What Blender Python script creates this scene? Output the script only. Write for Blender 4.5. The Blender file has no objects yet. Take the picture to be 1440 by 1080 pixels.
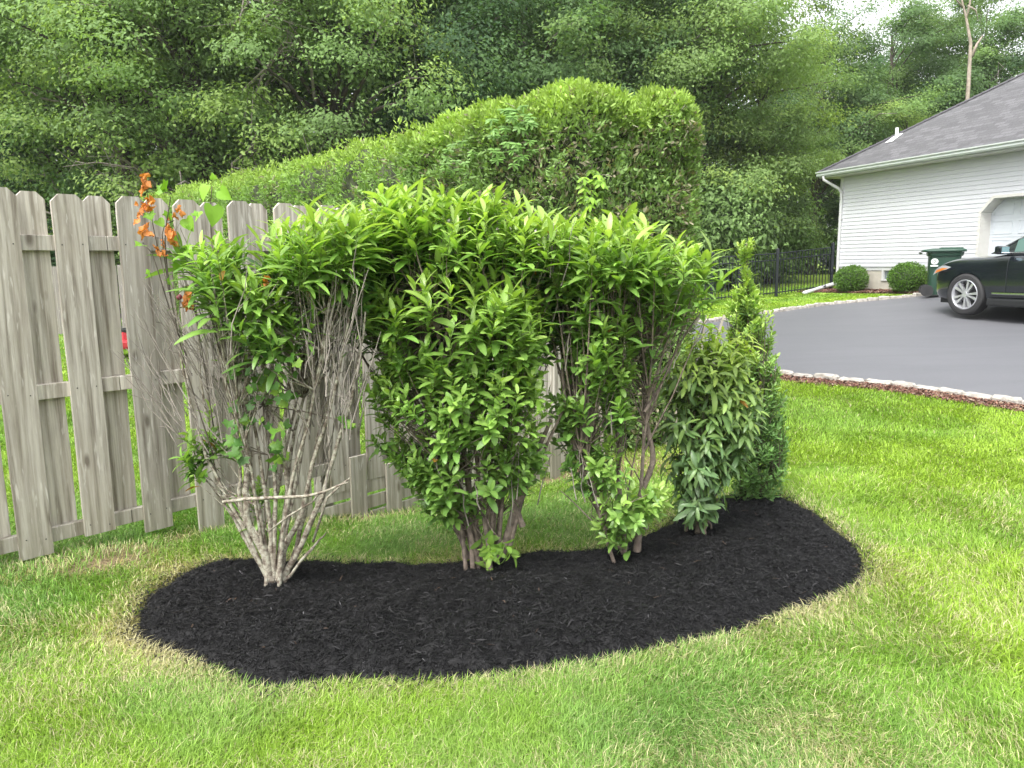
import bpy, bmesh, math, random
import numpy as np
from mathutils import Vector, Matrix
R = math.radians
SC = bpy.context.scene
COL = SC.collection

# ------------------------------------------------------------------ camera
EYE = 1.50; FPX = 1081.0; PITCH = R(8.95); ROLL = R(0.63)
c_f = np.array([0, math.cos(PITCH), -math.sin(PITCH)])
_u = np.array([0, math.sin(PITCH), math.cos(PITCH)]); _r = np.array([1., 0, 0])
c_r = _r*math.cos(ROLL) - _u*math.sin(ROLL)
c_u = _r*math.sin(ROLL) + _u*math.cos(ROLL)
c_o = np.array([0, 0, EYE])
cam = bpy.data.cameras.new('camera'); cam_o = bpy.data.objects.new('camera', cam); COL.objects.link(cam_o)
cam.sensor_width = 36; cam.lens = 36*FPX/1440; cam.clip_start = .05; cam.clip_end = 2000
m = Matrix.Identity(4)
for i in range(3):
    m[i][0] = c_r[i]; m[i][1] = c_u[i]; m[i][2] = -c_f[i]; m[i][3] = c_o[i]
cam_o.matrix_world = m; SC.camera = cam_o

# ------------------------------------------------------------------ world, sun, exposure
SUN_EL, SUN_AZ = R(58), R(215)          # azimuth clockwise from +Y: behind the camera, to its left
w = bpy.data.worlds.new('World'); SC.world = w; w.use_nodes = True
nt = w.node_tree; nt.nodes.clear()
wo = nt.nodes.new('ShaderNodeOutputWorld'); bg = nt.nodes.new('ShaderNodeBackground')
sky = nt.nodes.new('ShaderNodeTexSky'); sky.sky_type = 'NISHITA'; sky.sun_disc = False
sky.sun_elevation = SUN_EL; sky.sun_rotation = SUN_AZ; sky.air_density = 1.5; sky.dust_density = 5; sky.ozone_density = 1
hs = nt.nodes.new('ShaderNodeHueSaturation'); hs.inputs['Saturation'].default_value = 0.16; hs.inputs['Value'].default_value = 1.7
nt.links.new(sky.outputs[0], hs.inputs['Color']); nt.links.new(hs.outputs[0], bg.inputs[0]); nt.links.new(bg.outputs[0], wo.inputs[0])
bg.inputs[1].default_value = 0.15
sl = bpy.data.lights.new('sun', 'SUN'); sl.energy = 1.2; sl.angle = R(14); sl.color = (1, .965, .91)
so = bpy.data.objects.new('sun', sl); COL.objects.link(so)
sd = Vector((math.sin(SUN_AZ)*math.cos(SUN_EL), math.cos(SUN_AZ)*math.cos(SUN_EL), math.sin(SUN_EL)))
so.rotation_euler = sd.to_track_quat('Z', 'Y').to_euler(); so.location = (0, 0, 30)
SC.view_settings.view_transform = 'Standard'; SC.view_settings.look = 'None'
SC.view_settings.exposure = 0.85; SC.view_settings.gamma = 1
SC.render.engine = 'CYCLES'
SC.cycles.max_bounces = 8; SC.cycles.diffuse_bounces = 4; SC.cycles.transmission_bounces = 6; SC.cycles.transparent_max_bounces = 6
SC.cycles.use_denoising = True

# ------------------------------------------------------------------ small tools
def P(x, y, Y):
    """world point seen at photo pixel (x, y), at distance Y in front of the camera"""
    d = c_f + c_r*(x-720)/FPX + c_u*(540-y)/FPX
    return c_o + d*(Y/d[1])
def G0(x, y, z=-.02):
    d = c_f + c_r*(x-720)/FPX + c_u*(540-y)/FPX
    return c_o + d*((z-EYE)/d[2])
def tag(o, label=None, cat=None, group=None, kind=None):
    if label: o['label'] = label
    if cat: o['category'] = cat
    if group: o['group'] = group
    if kind: o['kind'] = kind
    return o
def empty(name, loc, label, cat, group=None, rz=0):
    o = bpy.data.objects.new(name, None); COL.objects.link(o); o.location = loc; o.rotation_euler = (0, 0, rz)
    o.empty_display_size = .1
    return tag(o, label, cat, group)
def npmesh(name, V, quads=None, tris=None, col=None, mat=None, smooth=False, parent=None, qm=None):
    me = bpy.data.meshes.new(name)
    V = np.asarray(V, np.float32); nq = 0 if quads is None else len(quads); n3 = 0 if tris is None else len(tris)
    me.vertices.add(len(V)); me.vertices.foreach_set('co', V.ravel())
    li = []; 
    if nq: li.append(np.asarray(quads, np.int32).ravel())
    if n3: li.append(np.asarray(tris, np.int32).ravel())
    li = np.concatenate(li); me.loops.add(len(li)); me.loops.foreach_set('vertex_index', li)
    st = np.concatenate([np.arange(nq)*4, nq*4+np.arange(n3)*3]).astype(np.int32)
    me.polygons.add(nq+n3); me.polygons.foreach_set('loop_start', st)
    if smooth: me.polygons.foreach_set('use_smooth', np.ones(nq+n3, bool))
    if col is not None:
        a = me.color_attributes.new('Col', 'FLOAT_COLOR', 'POINT')
        c4 = np.ones((len(V), 4), np.float32); c4[:, :3] = col; a.data.foreach_set('color', c4.ravel())
    me.update(calc_edges=True)
    if mat is not None:
        for mm in (mat if isinstance(mat, (list, tuple)) else [mat]): me.materials.append(mm)
    if qm is not None: me.polygons.foreach_set('material_index', np.asarray(qm, np.int32))
    o = bpy.data.objects.new(name, me); COL.objects.link(o)
    if parent is not None: o.parent = parent
    return o

class MB:
    def __init__(s): s.v = []; s.f = []; s.mi = []; s.cur = 0
    def add(s, vs, fs):
        b = len(s.v); s.v += [tuple(v) for v in vs]; s.f += [tuple(i+b for i in f) for f in fs]; s.mi += [s.cur]*len(fs)
    def box(s, c, sz, ax=None, bev=0):
        c = np.array(c, float); h = np.array(sz, float)/2
        A = np.eye(3) if ax is None else np.array(ax, float)
        if bev <= 0:
            P8 = [(-1,-1,-1),(1,-1,-1),(1,1,-1),(-1,1,-1),(-1,-1,1),(1,-1,1),(1,1,1),(-1,1,1)]
            s.add([c + A.T@(np.array(p)*h) for p in P8], [(0,3,2,1),(4,5,6,7),(0,1,5,4),(1,2,6,5),(2,3,7,6),(3,0,4,7)])
        else:
            bm = bmesh.new(); bmesh.ops.create_cube(bm, size=1)
            for v in bm.verts: v.co = Vector([v.co[i]*2*h[i] for i in range(3)])
            bmesh.ops.bevel(bm, geom=bm.edges[:], offset=bev, segments=2, affect='EDGES', profile=.6)
            s.add([c + A.T@np.array(v.co) for v in bm.verts], [[v.index for v in f.verts] for f in bm.faces]); bm.free()
    def tube(s, pts, rad, n=6, cap=True):
        pts = [np.array(p, float) for p in pts]
        if not hasattr(rad, '__len__'): rad = [rad]*len(pts)
        vs = []; prev = None
        for i, p in enumerate(pts):
            t = pts[min(i+1, len(pts)-1)] - pts[max(i-1, 0)]; t /= (np.linalg.norm(t)+1e-9)
            if prev is None:
                a = np.cross(t, [0, 0, 1.]) if abs(t[2]) < .9 else np.cross(t, [1., 0, 0])
            else: a = prev - t*(prev@t)
            a /= (np.linalg.norm(a)+1e-9); b = np.cross(t, a); prev = a
            for k in range(n):
                w_ = 2*math.pi*k/n; vs.append(p + rad[i]*(a*math.cos(w_)+b*math.sin(w_)))
        fs = []
        for i in range(len(pts)-1):
            for k in range(n):
                k2 = (k+1) % n; fs.append((i*n+k, i*n+k2, (i+1)*n+k2, (i+1)*n+k))
        if cap: fs.append(tuple(range(n))[::-1]); fs.append(tuple((len(pts)-1)*n+k for k in range(n)))
        s.add(vs, fs)
    def prism(s, poly, z0, z1):          # poly in xy, ccw
        n = len(poly); s.add([(x, y, z0) for x, y in poly]+[(x, y, z1) for x, y in poly],
            [tuple(range(n))[::-1], tuple(range(n, 2*n))]+[(i, (i+1)%n, n+(i+1)%n, n+i) for i in range(n)])
    def build(s, name, mat, parent=None, smooth=False, loc=None):
        me = bpy.data.meshes.new(name); me.from_pydata([tuple(map(float, v)) for v in s.v], [], s.f)
        for mm in (mat if isinstance(mat, (list, tuple)) else [mat]): me.materials.append(mm)
        me.polygons.foreach_set('material_index', s.mi)
        if smooth: me.polygons.foreach_set('use_smooth', [True]*len(me.polygons))
        me.update(); o = bpy.data.objects.new(name, me); COL.objects.link(o)
        if parent is not None: o.parent = parent
        if loc is not None: o.location = loc
        return o

def vnoise(x, y, seed=0):
    """value noise, numpy, range 0..1"""
    x = np.asarray(x, float); y = np.asarray(y, float); xi = np.floor(x).astype(np.int64); yi = np.floor(y).astype(np.int64)
    fx = x-xi; fy = y-yi; fx = fx*fx*(3-2*fx); fy = fy*fy*(3-2*fy)
    def h(a, b):
        n = (a*374761393 + b*668265263 + seed*1274126177) & 0xffffffff
        n = ((n ^ (n >> 13))*1274126177) & 0xffffffff
        return ((n ^ (n >> 16)) & 0xffff)/65535.
    return (h(xi, yi)*(1-fx)+h(xi+1, yi)*fx)*(1-fy) + (h(xi, yi+1)*(1-fx)+h(xi+1, yi+1)*fx)*fy
def fbm(x, y, seed=0, o=3):
    s = 0; a = 1; t = 0
    for k in range(o): s = s + a*vnoise(x*2**k, y*2**k, seed+k); t += a; a *= .5
    return s/t
def sstep(a, b, x): t = np.clip((x-a)/(b-a), 0, 1); return t*t*(3-2*t)

# ------------------------------------------------------------------ terrain
CP = np.array([(0,0,0),(-3,0,.05),(3,0,0),(-2,2,.02),(2,2,-.02),(0,3,-.02),(1.5,3.5,-.02),(-1.2,3.5,-.02),(-2.42,3.74,.11),(-2.15,4.0,.09),(-2.0,4.25,.05),
 (-1.8,4.5,-.01),(-1.1,5.2,-.2),(-.9,5.4,-.24),(.16,6.6,-.37),(.35,6.8,-.38),(1.5,5,-.06),(1.3,7.3,-.30),(4.9,7.0,.11),(4.3,8.2,.12),(3.2,9.2,.12),(2.2,10.9,.14),(1.9,11.4,.15),
 (4,4,-.02),(3,6,-.02),(6,3,0),(2.1,13.7,.25),(4.1,15.6,.26),(5.7,17.2,.33),(7.1,17.6,.43),(9.3,17.4,.62),(9.6,14.6,.36),(8.7,14.8,.35),(9.6,12.5,.36),(7,10,.25),(9,8,.3),(14,8,.45),
 (7.2,21.2,.49),(5.2,20.3,.40),(9.1,21.9,.66),(10.2,19,.70),(11,16,.70),(13,12,.62),(20,20,.8),(-9.4,16,.12),(-4,9,-.1),(-6,6,.1),(-3,12,0),(-16,14,.1),(-10,8,.1),(0,20,.3),(0,30,.5),(-15,30,.3),(20,34,.9),(-20,4,.1),(12,0,.1),(-8,-8,0),(8,-8,0)], float)
def _phi(r2): return .5*r2*np.log(r2+1e-9)
_n = len(CP); _K = _phi(((CP[:, None, :2]-CP[None, :, :2])**2).sum(-1)); _K += np.eye(_n)*.6
_A = np.zeros((_n+3, _n+3)); _A[:_n, :_n] = _K; _A[:_n, _n] = 1; _A[:_n, _n+1:] = CP[:, :2]; _A[_n:, :_n] = _A[:_n, _n:].T
_w = np.linalg.solve(_A, np.r_[CP[:, 2], 0, 0, 0])
def H(x, y):
    x = np.atleast_1d(np.asarray(x, float)); y = np.atleast_1d(np.asarray(y, float)); sh = x.shape; x = x.ravel(); y = y.ravel(); out = np.empty(len(x))
    for i in range(0, len(x), 60000):
        X = x[i:i+60000]; Y = y[i:i+60000]
        r2 = (X[:, None]-CP[:, 0])**2 + (Y[:, None]-CP[:, 1])**2
        out[i:i+60000] = _phi(r2)@_w[:_n] + _w[_n] + X*_w[_n+1] + Y*_w[_n+2]
    d = np.hypot(x, y-12); k = sstep(28, 42, d); out = np.clip(out, -.6, 1.1)*(1-k) + .5*k
    return out.reshape(sh)
def h1(x, y): return float(H(x, y)[0])

def inpoly(x, y, poly):
    c = np.zeros(x.shape, bool); n = len(poly)
    for i in range(n):
        x1, y1 = poly[i]; x2, y2 = poly[(i+1) % n]
        m_ = ((y1 > y) != (y2 > y)); c ^= m_ & (x < (x2-x1)*(y-y1)/((y2-y1) if y2 != y1 else 1e-9)+x1)
    return c
def dpoly(x, y, poly, closed=True):
    d = np.full(x.shape, 1e9); n = len(poly)
    for i in range(n if closed else n-1):
        a = np.array(poly[i]); b = np.array(poly[(i+1) % n]); ab = b-a
        t = np.clip(((x-a[0])*ab[0]+(y-a[1])*ab[1])/(ab@ab+1e-12), 0, 1)
        d = np.minimum(d, np.hypot(x-a[0]-t*ab[0], y-a[1]-t*ab[1]))
    return d
def smooth_line(pts, n=8, closed=False):
    pts = [np.array(p, float) for p in pts]; N = len(pts); out = []
    for i in range(N if closed else N-1):
        p0 = pts[(i-1) % N] if closed or i > 0 else pts[i]; p1 = pts[i]; p2 = pts[(i+1) % N]; p3 = pts[(i+2) % N] if closed or i+2 < N else p2
        for k in range(n):
            t = k/n; out.append(.5*((2*p1)+(-p0+p2)*t+(2*p0-5*p1+4*p2-p3)*t*t+(-p0+3*p1-3*p2+p3)*t**3))
    if not closed: out.append(pts[-1])
    return out

MULCH_PX = [(186,910),(198,872),(232,835),(290,808),(345,797),(430,790),(520,787),(640,785),(730,770),(830,765),(905,745),(955,715),(1010,692),(1085,690),
 (1134,712),(1186,752),(1220,796),(1200,828),(1128,858),(1036,892),(904,920),(764,948),(640,966),(510,964),(375,978),(295,952),(232,930)]
MULCH = [tuple(p[:2]) for p in smooth_line([G0(x, y) for x, y in MULCH_PX], 6, True)]
NEAR_KERB = smooth_line([(-9,15.6),(-5,15.0),(-1.5,14.2),(.6,12.9),(1.94,11.4),(3.23,9.4),(4.28,8.3),(4.92,7.15),(6.2,4.9),(8.2,2.2),(11,-1.5)], 8)
FAR_KERB = smooth_line([(-9,18.0),(-4,17),(-1,15.6),(.6,14.2),(2.13,13.9),(4.11,15.6),(5.73,17.0),(7.3,17.75),(9.3,17.75),(10.30,17.95)], 8)
DRIVE = [tuple(p) for p in NEAR_KERB] + [(20,-1.5),(20,8),(13.95,8),(10.63,17.86)] + [tuple(p) for p in FAR_KERB[::-1]]

# ------------------------------------------------------------------ materials
def newmat(name):
    m_ = bpy.data.materials.new(name); m_.use_nodes = True; n = m_.node_tree; b = n.nodes['Principled BSDF']; return m_, n, b
def N(n, t, **k):
    x = n.nodes.new(t)
    for a, v in k.items(): setattr(x, a, v)
    return x
def pmat(name, col, rough=.6, metal=0, spec=.5, coat=0, var=0, scale=8, bump=0, bscale=40):
    m_, n, b = newmat(name); b.inputs['Roughness'].default_value = rough; b.inputs['Metallic'].default_value = metal
    b.inputs['Specular IOR Level'].default_value = spec; b.inputs['Coat Weight'].default_value = coat; b.inputs['Coat Roughness'].default_value = .03
    tc = N(n, 'ShaderNodeTexCoord'); no = N(n, 'ShaderNodeTexNoise'); no.inputs['Scale'].default_value = scale; no.inputs['Detail'].default_value = 6
    n.links.new(tc.outputs['Object'], no.inputs['Vector'])
    cr = N(n, 'ShaderNodeValToRGB'); a, z = cr.color_ramp.elements; a.position = .3; z.position = .7
    a.color = (*[c*(1-var) for c in col], 1); z.color = (*[min(1, c*(1+var)) for c in col], 1)
    n.links.new(no.outputs[0], cr.inputs[0]); n.links.new(cr.outputs[0], b.inputs['Base Color'])
    if bump:
        n2 = N(n, 'ShaderNodeTexNoise'); n2.inputs['Scale'].default_value = bscale; n2.inputs['Detail'].default_value = 5
        bp = N(n, 'ShaderNodeBump'); bp.inputs['Strength'].default_value = bump; bp.inputs['Distance'].default_value = .01
        n.links.new(tc.outputs['Object'], n2.inputs['Vector']); n.links.new(n2.outputs[0], bp.inputs['Height']); n.links.new(bp.outputs[0], b.inputs['Normal'])
    return m_
def leafmat(name, transl=.35, rough=.45, spec=.5, tint=(1.25, 1.3, .5)):
    m_, n, b = newmat(name); out = n.nodes['Material Output']
    at = N(n, 'ShaderNodeAttribute', attribute_name='Col'); n.links.new(at.outputs['Color'], b.inputs['Base Color'])
    b.inputs['Roughness'].default_value = rough; b.inputs['Specular IOR Level'].default_value = spec
    tr = N(n, 'ShaderNodeBsdfTranslucent'); mu = N(n, 'ShaderNodeMix', data_type='RGBA', blend_type='MULTIPLY'); mu.inputs[0].default_value = 1
    mu.inputs[7].default_value = (*tint, 1); n.links.new(at.outputs['Color'], mu.inputs[6]); n.links.new(mu.outputs[2], tr.inputs[0])
    mx = N(n, 'ShaderNodeMixShader'); mx.inputs[0].default_value = transl
    n.links.new(b.outputs[0], mx.inputs[1]); n.links.new(tr.outputs[0], mx.inputs[2]); n.links.new(mx.outputs[0], out.inputs[0])
    return m_
def woodmat(name, dark, light, warm):
    m_, n, b = newmat(name); b.inputs['Roughness'].default_value = .85; b.inputs['Specular IOR Level'].default_value = .2
    tc = N(n, 'ShaderNodeTexCoord'); oi = N(n, 'ShaderNodeObjectInfo')
    sc_ = N(n, 'ShaderNodeVectorMath', operation='SCALE'); sc_.inputs[3].default_value = 37
    cx = N(n, 'ShaderNodeCombineXYZ'); n.links.new(oi.outputs['Random'], cx.inputs[0]); n.links.new(oi.outputs['Random'], cx.inputs[2]); n.links.new(cx.outputs[0], sc_.inputs[0])
    ad = N(n, 'ShaderNodeVectorMath', operation='ADD'); n.links.new(tc.outputs['Object'], ad.inputs[0]); n.links.new(sc_.outputs[0], ad.inputs[1])
    def noise(scale, vec, det=6, rough=.6, dist=0):
        mp = N(n, 'ShaderNodeMapping'); mp.inputs['Scale'].default_value = vec; n.links.new(ad.outputs[0], mp.inputs[0])
        t = N(n, 'ShaderNodeTexNoise'); t.inputs['Scale'].default_value = scale; t.inputs['Detail'].default_value = det; t.inputs['Roughness'].default_value = rough; t.inputs['Distortion'].default_value = dist
        n.links.new(mp.outputs[0], t.inputs['Vector']); return t
    g1 = noise(1, (16, 8, .7), 6, .6, 1.6); g2 = noise(1, (7, 7, 1.6), 6, .6, .5); g3 = noise(1, (95, 40, 4), 5, .75)
    mp = N(n, 'ShaderNodeMapping'); mp.inputs['Scale'].default_value = (5.5, 3, .38); n.links.new(ad.outputs[0], mp.inputs[0])
    wv = N(n, 'ShaderNodeTexWave', wave_type='RINGS', rings_direction='Y'); wv.inputs['Scale'].default_value = 1.25; wv.inputs['Distortion'].default_value = 7; wv.inputs['Detail'].default_value = 4; wv.inputs['Detail Scale'].default_value = .9; wv.inputs['Detail Roughness'].default_value = .6
    n.links.new(mp.outputs[0], wv.inputs['Vector'])
    # knots
    mk = N(n, 'ShaderNodeMapping'); mk.inputs['Scale'].default_value = (9, 3, 3.2); n.links.new(ad.outputs[0], mk.inputs[0])
    vo = N(n, 'ShaderNodeTexVoronoi'); vo.inputs['Scale'].default_value = 1; n.links.new(mk.outputs[0], vo.inputs['Vector'])
    kr = N(n, 'ShaderNodeValToRGB'); kr.color_ramp.elements[0].position = .06; kr.color_ramp.elements[1].position = .16
    kr.color_ramp.elements[0].color = (1, 1, 1, 1); kr.color_ramp.elements[1].color = (0, 0, 0, 1); n.links.new(vo.outputs['Distance'], kr.inputs[0])
    cr = N(n, 'ShaderNodeValToRGB'); e = cr.color_ramp.elements; e[0].position = .36; e[0].color = (*dark, 1); e[1].position = .60; e[1].color = (*light, 1)
    mxv = N(n, 'ShaderNodeMath', operation='MULTIPLY_ADD'); mxv.inputs[1].default_value = .08; n.links.new(wv.outputs['Fac'], mxv.inputs[0])
    s1 = N(n, 'ShaderNodeMath', operation='MULTIPLY_ADD'); s1.inputs[1].default_value = .52; n.links.new(g1.outputs[0], s1.inputs[0])
    s2 = N(n, 'ShaderNodeMath', operation='MULTIPLY'); s2.inputs[1].default_value = .38; n.links.new(g3.outputs[0], s2.inputs[0]); n.links.new(s2.outputs[0], s1.inputs[2])
    n.links.new(s1.outputs[0], mxv.inputs[2]); n.links.new(mxv.outputs[0], cr.inputs[0])
    mw = N(n, 'ShaderNodeMix', data_type='RGBA'); n.links.new(g2.outputs[0], mw.inputs[0]); mw.inputs[7].default_value = (*warm, 1); n.links.new(cr.outputs[0], mw.inputs[6])
    rr = N(n, 'ShaderNodeMapRange'); rr.inputs[1].default_value = .45; rr.inputs[2].default_value = .75; rr.inputs[4].default_value = .6; n.links.new(g2.outputs[0], rr.inputs[0]); n.links.new(rr.outputs[0], mw.inputs[0])
    mk2 = N(n, 'ShaderNodeMix', data_type='RGBA'); mk2.inputs[7].default_value = (.09, .065, .045, 1); n.links.new(mw.outputs[2], mk2.inputs[6])
    km = N(n, 'ShaderNodeMath', operation='MULTIPLY'); km.inputs[1].default_value = .7; n.links.new(kr.outputs[0], km.inputs[0]); n.links.new(km.outputs[0], mk2.inputs[0])
    # per board value
    hv = N(n, 'ShaderNodeHueSaturation'); vr = N(n, 'ShaderNodeMapRange'); vr.inputs[3].default_value = .70; vr.inputs[4].default_value = 1.10
    n.links.new(oi.outputs['Random'], vr.inputs[0]); n.links.new(vr.outputs[0], hv.inputs['Value']); n.links.new(mk2.outputs[2], hv.inputs['Color'])
    # pale worn streaks
    st_ = noise(1, (60, 30, 7), 3, .5, .4); sr = N(n, 'ShaderNodeMapRange'); sr.inputs[1].default_value = .62; sr.inputs[2].default_value = .70; sr.inputs[4].default_value = .55; n.links.new(st_.outputs[0], sr.inputs[0])
    ms = N(n, 'ShaderNodeMix', data_type='RGBA'); ms.inputs[7].default_value = (.68, .65, .60, 1); n.links.new(sr.outputs[0], ms.inputs[0]); n.links.new(hv.outputs[0], ms.inputs[6]); hv = ms; hvo = ms.outputs[2]
    sp = N(n, 'ShaderNodeSeparateXYZ'); geo = N(n, 'ShaderNodeNewGeometry'); n.links.new(geo.outputs['Position'], sp.inputs[0])
    al = N(n, 'ShaderNodeMapRange'); al.inputs[1].default_value = .45; al.inputs[2].default_value = -.1; al.inputs[3].default_value = 0; al.inputs[4].default_value = .75
    n.links.new(sp.outputs[2], al.inputs[0]); am = N(n, 'ShaderNodeMath', operation='MULTIPLY'); n.links.new(al.outputs[0], am.inputs[0]); n.links.new(g2.outputs[0], am.inputs[1])
    ma = N(n, 'ShaderNodeMix', data_type='RGBA'); ma.inputs[7].default_value = (.15, .16, .08, 1); n.links.new(am.outputs[0], ma.inputs[0]); n.links.new(hvo, ma.inputs[6])
    n.links.new(ma.outputs[2], b.inputs['Base Color'])
    bp = N(n, 'ShaderNodeBump'); bp.inputs['Strength'].default_value = .35; bp.inputs['Distance'].default_value = .003; n.links.new(mxv.outputs[0], bp.inputs['Height']); n.links.new(bp.outputs[0], b.inputs['Normal'])
    return m_
M = {}
M['fence'] = woodmat('weathered_wood', (.20, .17, .135), (.62, .58, .515), (.44, .395, .33))
M['fence2'] = woodmat('weathered_wood_far', (.13, .12, .11), (.25, .23, .21), (.2, .18, .15))
M['siding'] = pmat('white_vinyl', (.55, .56, .595), .45, var=.02, scale=2)
M['trim'] = pmat('white_trim', (.50, .51, .51), .4, var=.02)
M['reveal'] = pmat('beige_trim', (.55, .54, .51), .5, var=.03)
M['gutter'] = pmat('white_gutter', (.48, .52, .50), .3, var=.03)
M['concrete'] = pmat('foundation', (.40, .375, .32), .85, var=.12, scale=5, bump=.2)
M['door'] = pmat('garage_door', (.52, .555, .59), .5, var=.02)
M['black'] = pmat('black_plastic', (.012, .013, .014), .5)
M['iron'] = pmat('black_iron', (.01, .013, .018), .4)
M['binm'] = pmat('green_plastic', (.018, .055, .035), .42, var=.08)
M['bark'] = pmat('bark', (.13, .105, .08), .9, var=.45, scale=14, bump=.6, bscale=30)
M['darkbark'] = pmat('dark_bark', (.07, .058, .045), .9, var=.4, scale=6, bump=.5)
M['kerbst'] = pmat('granite_block', (.35, .325, .29), .85, var=.3, scale=16, bump=.6, bscale=60)
M['leaf'] = leafmat('laurel_leaf', .36, .36, .45)
M['holly'] = leafmat('small_leaf', .25, .48, .3)
M['treeleaf'] = leafmat('tree_leaf', .42, .65, .2, (1.2, 1.25, .6))
M['thuja'] = leafmat('thuja_leaf', .3, .7, .2)
M['grassm'] = leafmat('grass_blade', .35, .5, .35, (1.15, 1.2, .5))
M['chip'] = leafmat('mulch_chip', 0, .68, .26)
M['shoot'] = pmat('green_shoot', (.16, .22, .05), .6, var=.2)
M['twig'] = pmat('grey_twig', (.22, .195, .17), .9, var=.4, scale=20)
def lichenmat():
    m_, n, b = newmat('lichen_bark'); b.inputs['Roughness'].default_value = .9
    tc = N(n, 'ShaderNodeTexCoord'); a = N(n, 'ShaderNodeTexNoise'); a.inputs['Scale'].default_value = 38; a.inputs['Detail'].default_value = 6; a.inputs['Roughness'].default_value = .7
    n.links.new(tc.outputs['Object'], a.inputs['Vector']); cr = N(n, 'ShaderNodeValToRGB'); e = cr.color_ramp.elements
    e[0].position = .40; e[0].color = (.10, .075, .055, 1); e[1].position = .58; e[1].color = (.37, .36, .285, 1); x = e.new(.49); x.color = (.23, .20, .16, 1)
    n.links.new(a.outputs[0], cr.inputs[0]); n.links.new(cr.outputs[0], b.inputs['Base Color'])
    bp = N(n, 'ShaderNodeBump'); bp.inputs['Distance'].default_value = .004; bp.inputs['Strength'].default_value = .9; n.links.new(a.outputs[0], bp.inputs['Height']); n.links.new(bp.outputs[0], b.inputs['Normal'])
    return m_
M['lichen'] = lichenmat()
M['stem'] = pmat('grey_brown_stem', (.17, .135, .11), .9, var=.5, scale=30, bump=.8, bscale=80)
def groundmat():
    m_, n, b = newmat('lawn_ground'); b.inputs['Roughness'].default_value = .95; b.inputs['Specular IOR Level'].default_value = .1
    g = N(n, 'ShaderNodeNewGeometry'); at = N(n, 'ShaderNodeAttribute', attribute_name='Col')
    a = N(n, 'ShaderNodeTexNoise'); a.inputs['Scale'].default_value = 1.2; a.inputs['Detail'].default_value = 8; a.inputs['Roughness'].default_value = .7
    c = N(n, 'ShaderNodeTexNoise'); c.inputs['Scale'].default_value = 60; c.inputs['Detail'].default_value = 5
    n.links.new(g.outputs['Position'], a.inputs['Vector']); n.links.new(g.outputs['Position'], c.inputs['Vector'])
    cr = N(n, 'ShaderNodeValToRGB'); e = cr.color_ramp.elements; e[0].position = .3; e[0].color = (.55, .55, .55, 1); e[1].position = .7; e[1].color = (1.3, 1.3, 1.2, 1)
    n.links.new(c.outputs[0], cr.inputs[0])
    cr2 = N(n, 'ShaderNodeValToRGB'); e = cr2.color_ramp.elements; e[0].position = .35; e[0].color = (.8, .8, .8, 1); e[1].position = .65; e[1].color = (1.15, 1.1, 1, 1)
    n.links.new(a.outputs[0], cr2.inputs[0])
    m1 = N(n, 'ShaderNodeMix', data_type='RGBA', blend_type='MULTIPLY'); m1.inputs[0].default_value = 1; n.links.new(at.outputs['Color'], m1.inputs[6]); n.links.new(cr.outputs[0], m1.inputs[7])
    m2 = N(n, 'ShaderNodeMix', data_type='RGBA', blend_type='MULTIPLY'); m2.inputs[0].default_value = 1; n.links.new(m1.outputs[2], m2.inputs[6]); n.links.new(cr2.outputs[0], m2.inputs[7])
    n.links.new(m2.outputs[2], b.inputs['Base Color'])
    bp = N(n, 'ShaderNodeBump'); bp.inputs['Distance'].default_value = .02; n.links.new(c.outputs[0], bp.inputs['Height']); n.links.new(bp.outputs[0], b.inputs['Normal'])
    return m_
M['ground'] = groundmat()
def asphaltmat():
    m_, n, b = newmat('asphalt'); b.inputs['Roughness'].default_value = .55; b.inputs['Specular IOR Level'].default_value = .5
    g = N(n, 'ShaderNodeNewGeometry'); mp = N(n, 'ShaderNodeMapping'); mp.inputs['Scale'].default_value = (.35, 1.6, 1); mp.inputs['Rotation'].default_value = (0, 0, -.5); n.links.new(g.outputs['Position'], mp.inputs[0])
    a = N(n, 'ShaderNodeTexNoise'); a.inputs['Scale'].default_value = 1.6; a.inputs['Detail'].default_value = 5; a.inputs['Distortion'].default_value = 1; n.links.new(mp.outputs[0], a.inputs['Vector'])
    c = N(n, 'ShaderNodeTexNoise'); c.inputs['Scale'].default_value = 55; c.inputs['Detail'].default_value = 8; c.inputs['Roughness'].default_value = .8; n.links.new(g.outputs['Position'], c.inputs['Vector'])
    ad = N(n, 'ShaderNodeMath', operation='MULTIPLY_ADD'); ad.inputs[1].default_value = .6; n.links.new(c.outputs[0], ad.inputs[0]); 
    m1 = N(n, 'ShaderNodeMath', operation='MULTIPLY'); m1.inputs[1].default_value = .40; n.links.new(a.outputs[0], m1.inputs[0]); n.links.new(m1.outputs[0], ad.inputs[2])
    cr = N(n, 'ShaderNodeValToRGB'); e = cr.color_ramp.elements; e[0].position = .3; e[0].color = (.090, .092, .102, 1); e[1].position = .7; e[1].color = (.132, .133, .145, 1)
    n.links.new(ad.outputs[0], cr.inputs[0]); n.links.new(cr.outputs[0], b.inputs['Base Color'])
    bp = N(n, 'ShaderNodeBump'); bp.inputs['Distance'].default_value = .004; bp.inputs['Strength'].default_value = .6; n.links.new(c.outputs[0], bp.inputs['Height']); n.links.new(bp.outputs[0], b.inputs['Normal'])
    return m_
M['asphalt'] = asphaltmat()
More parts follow.
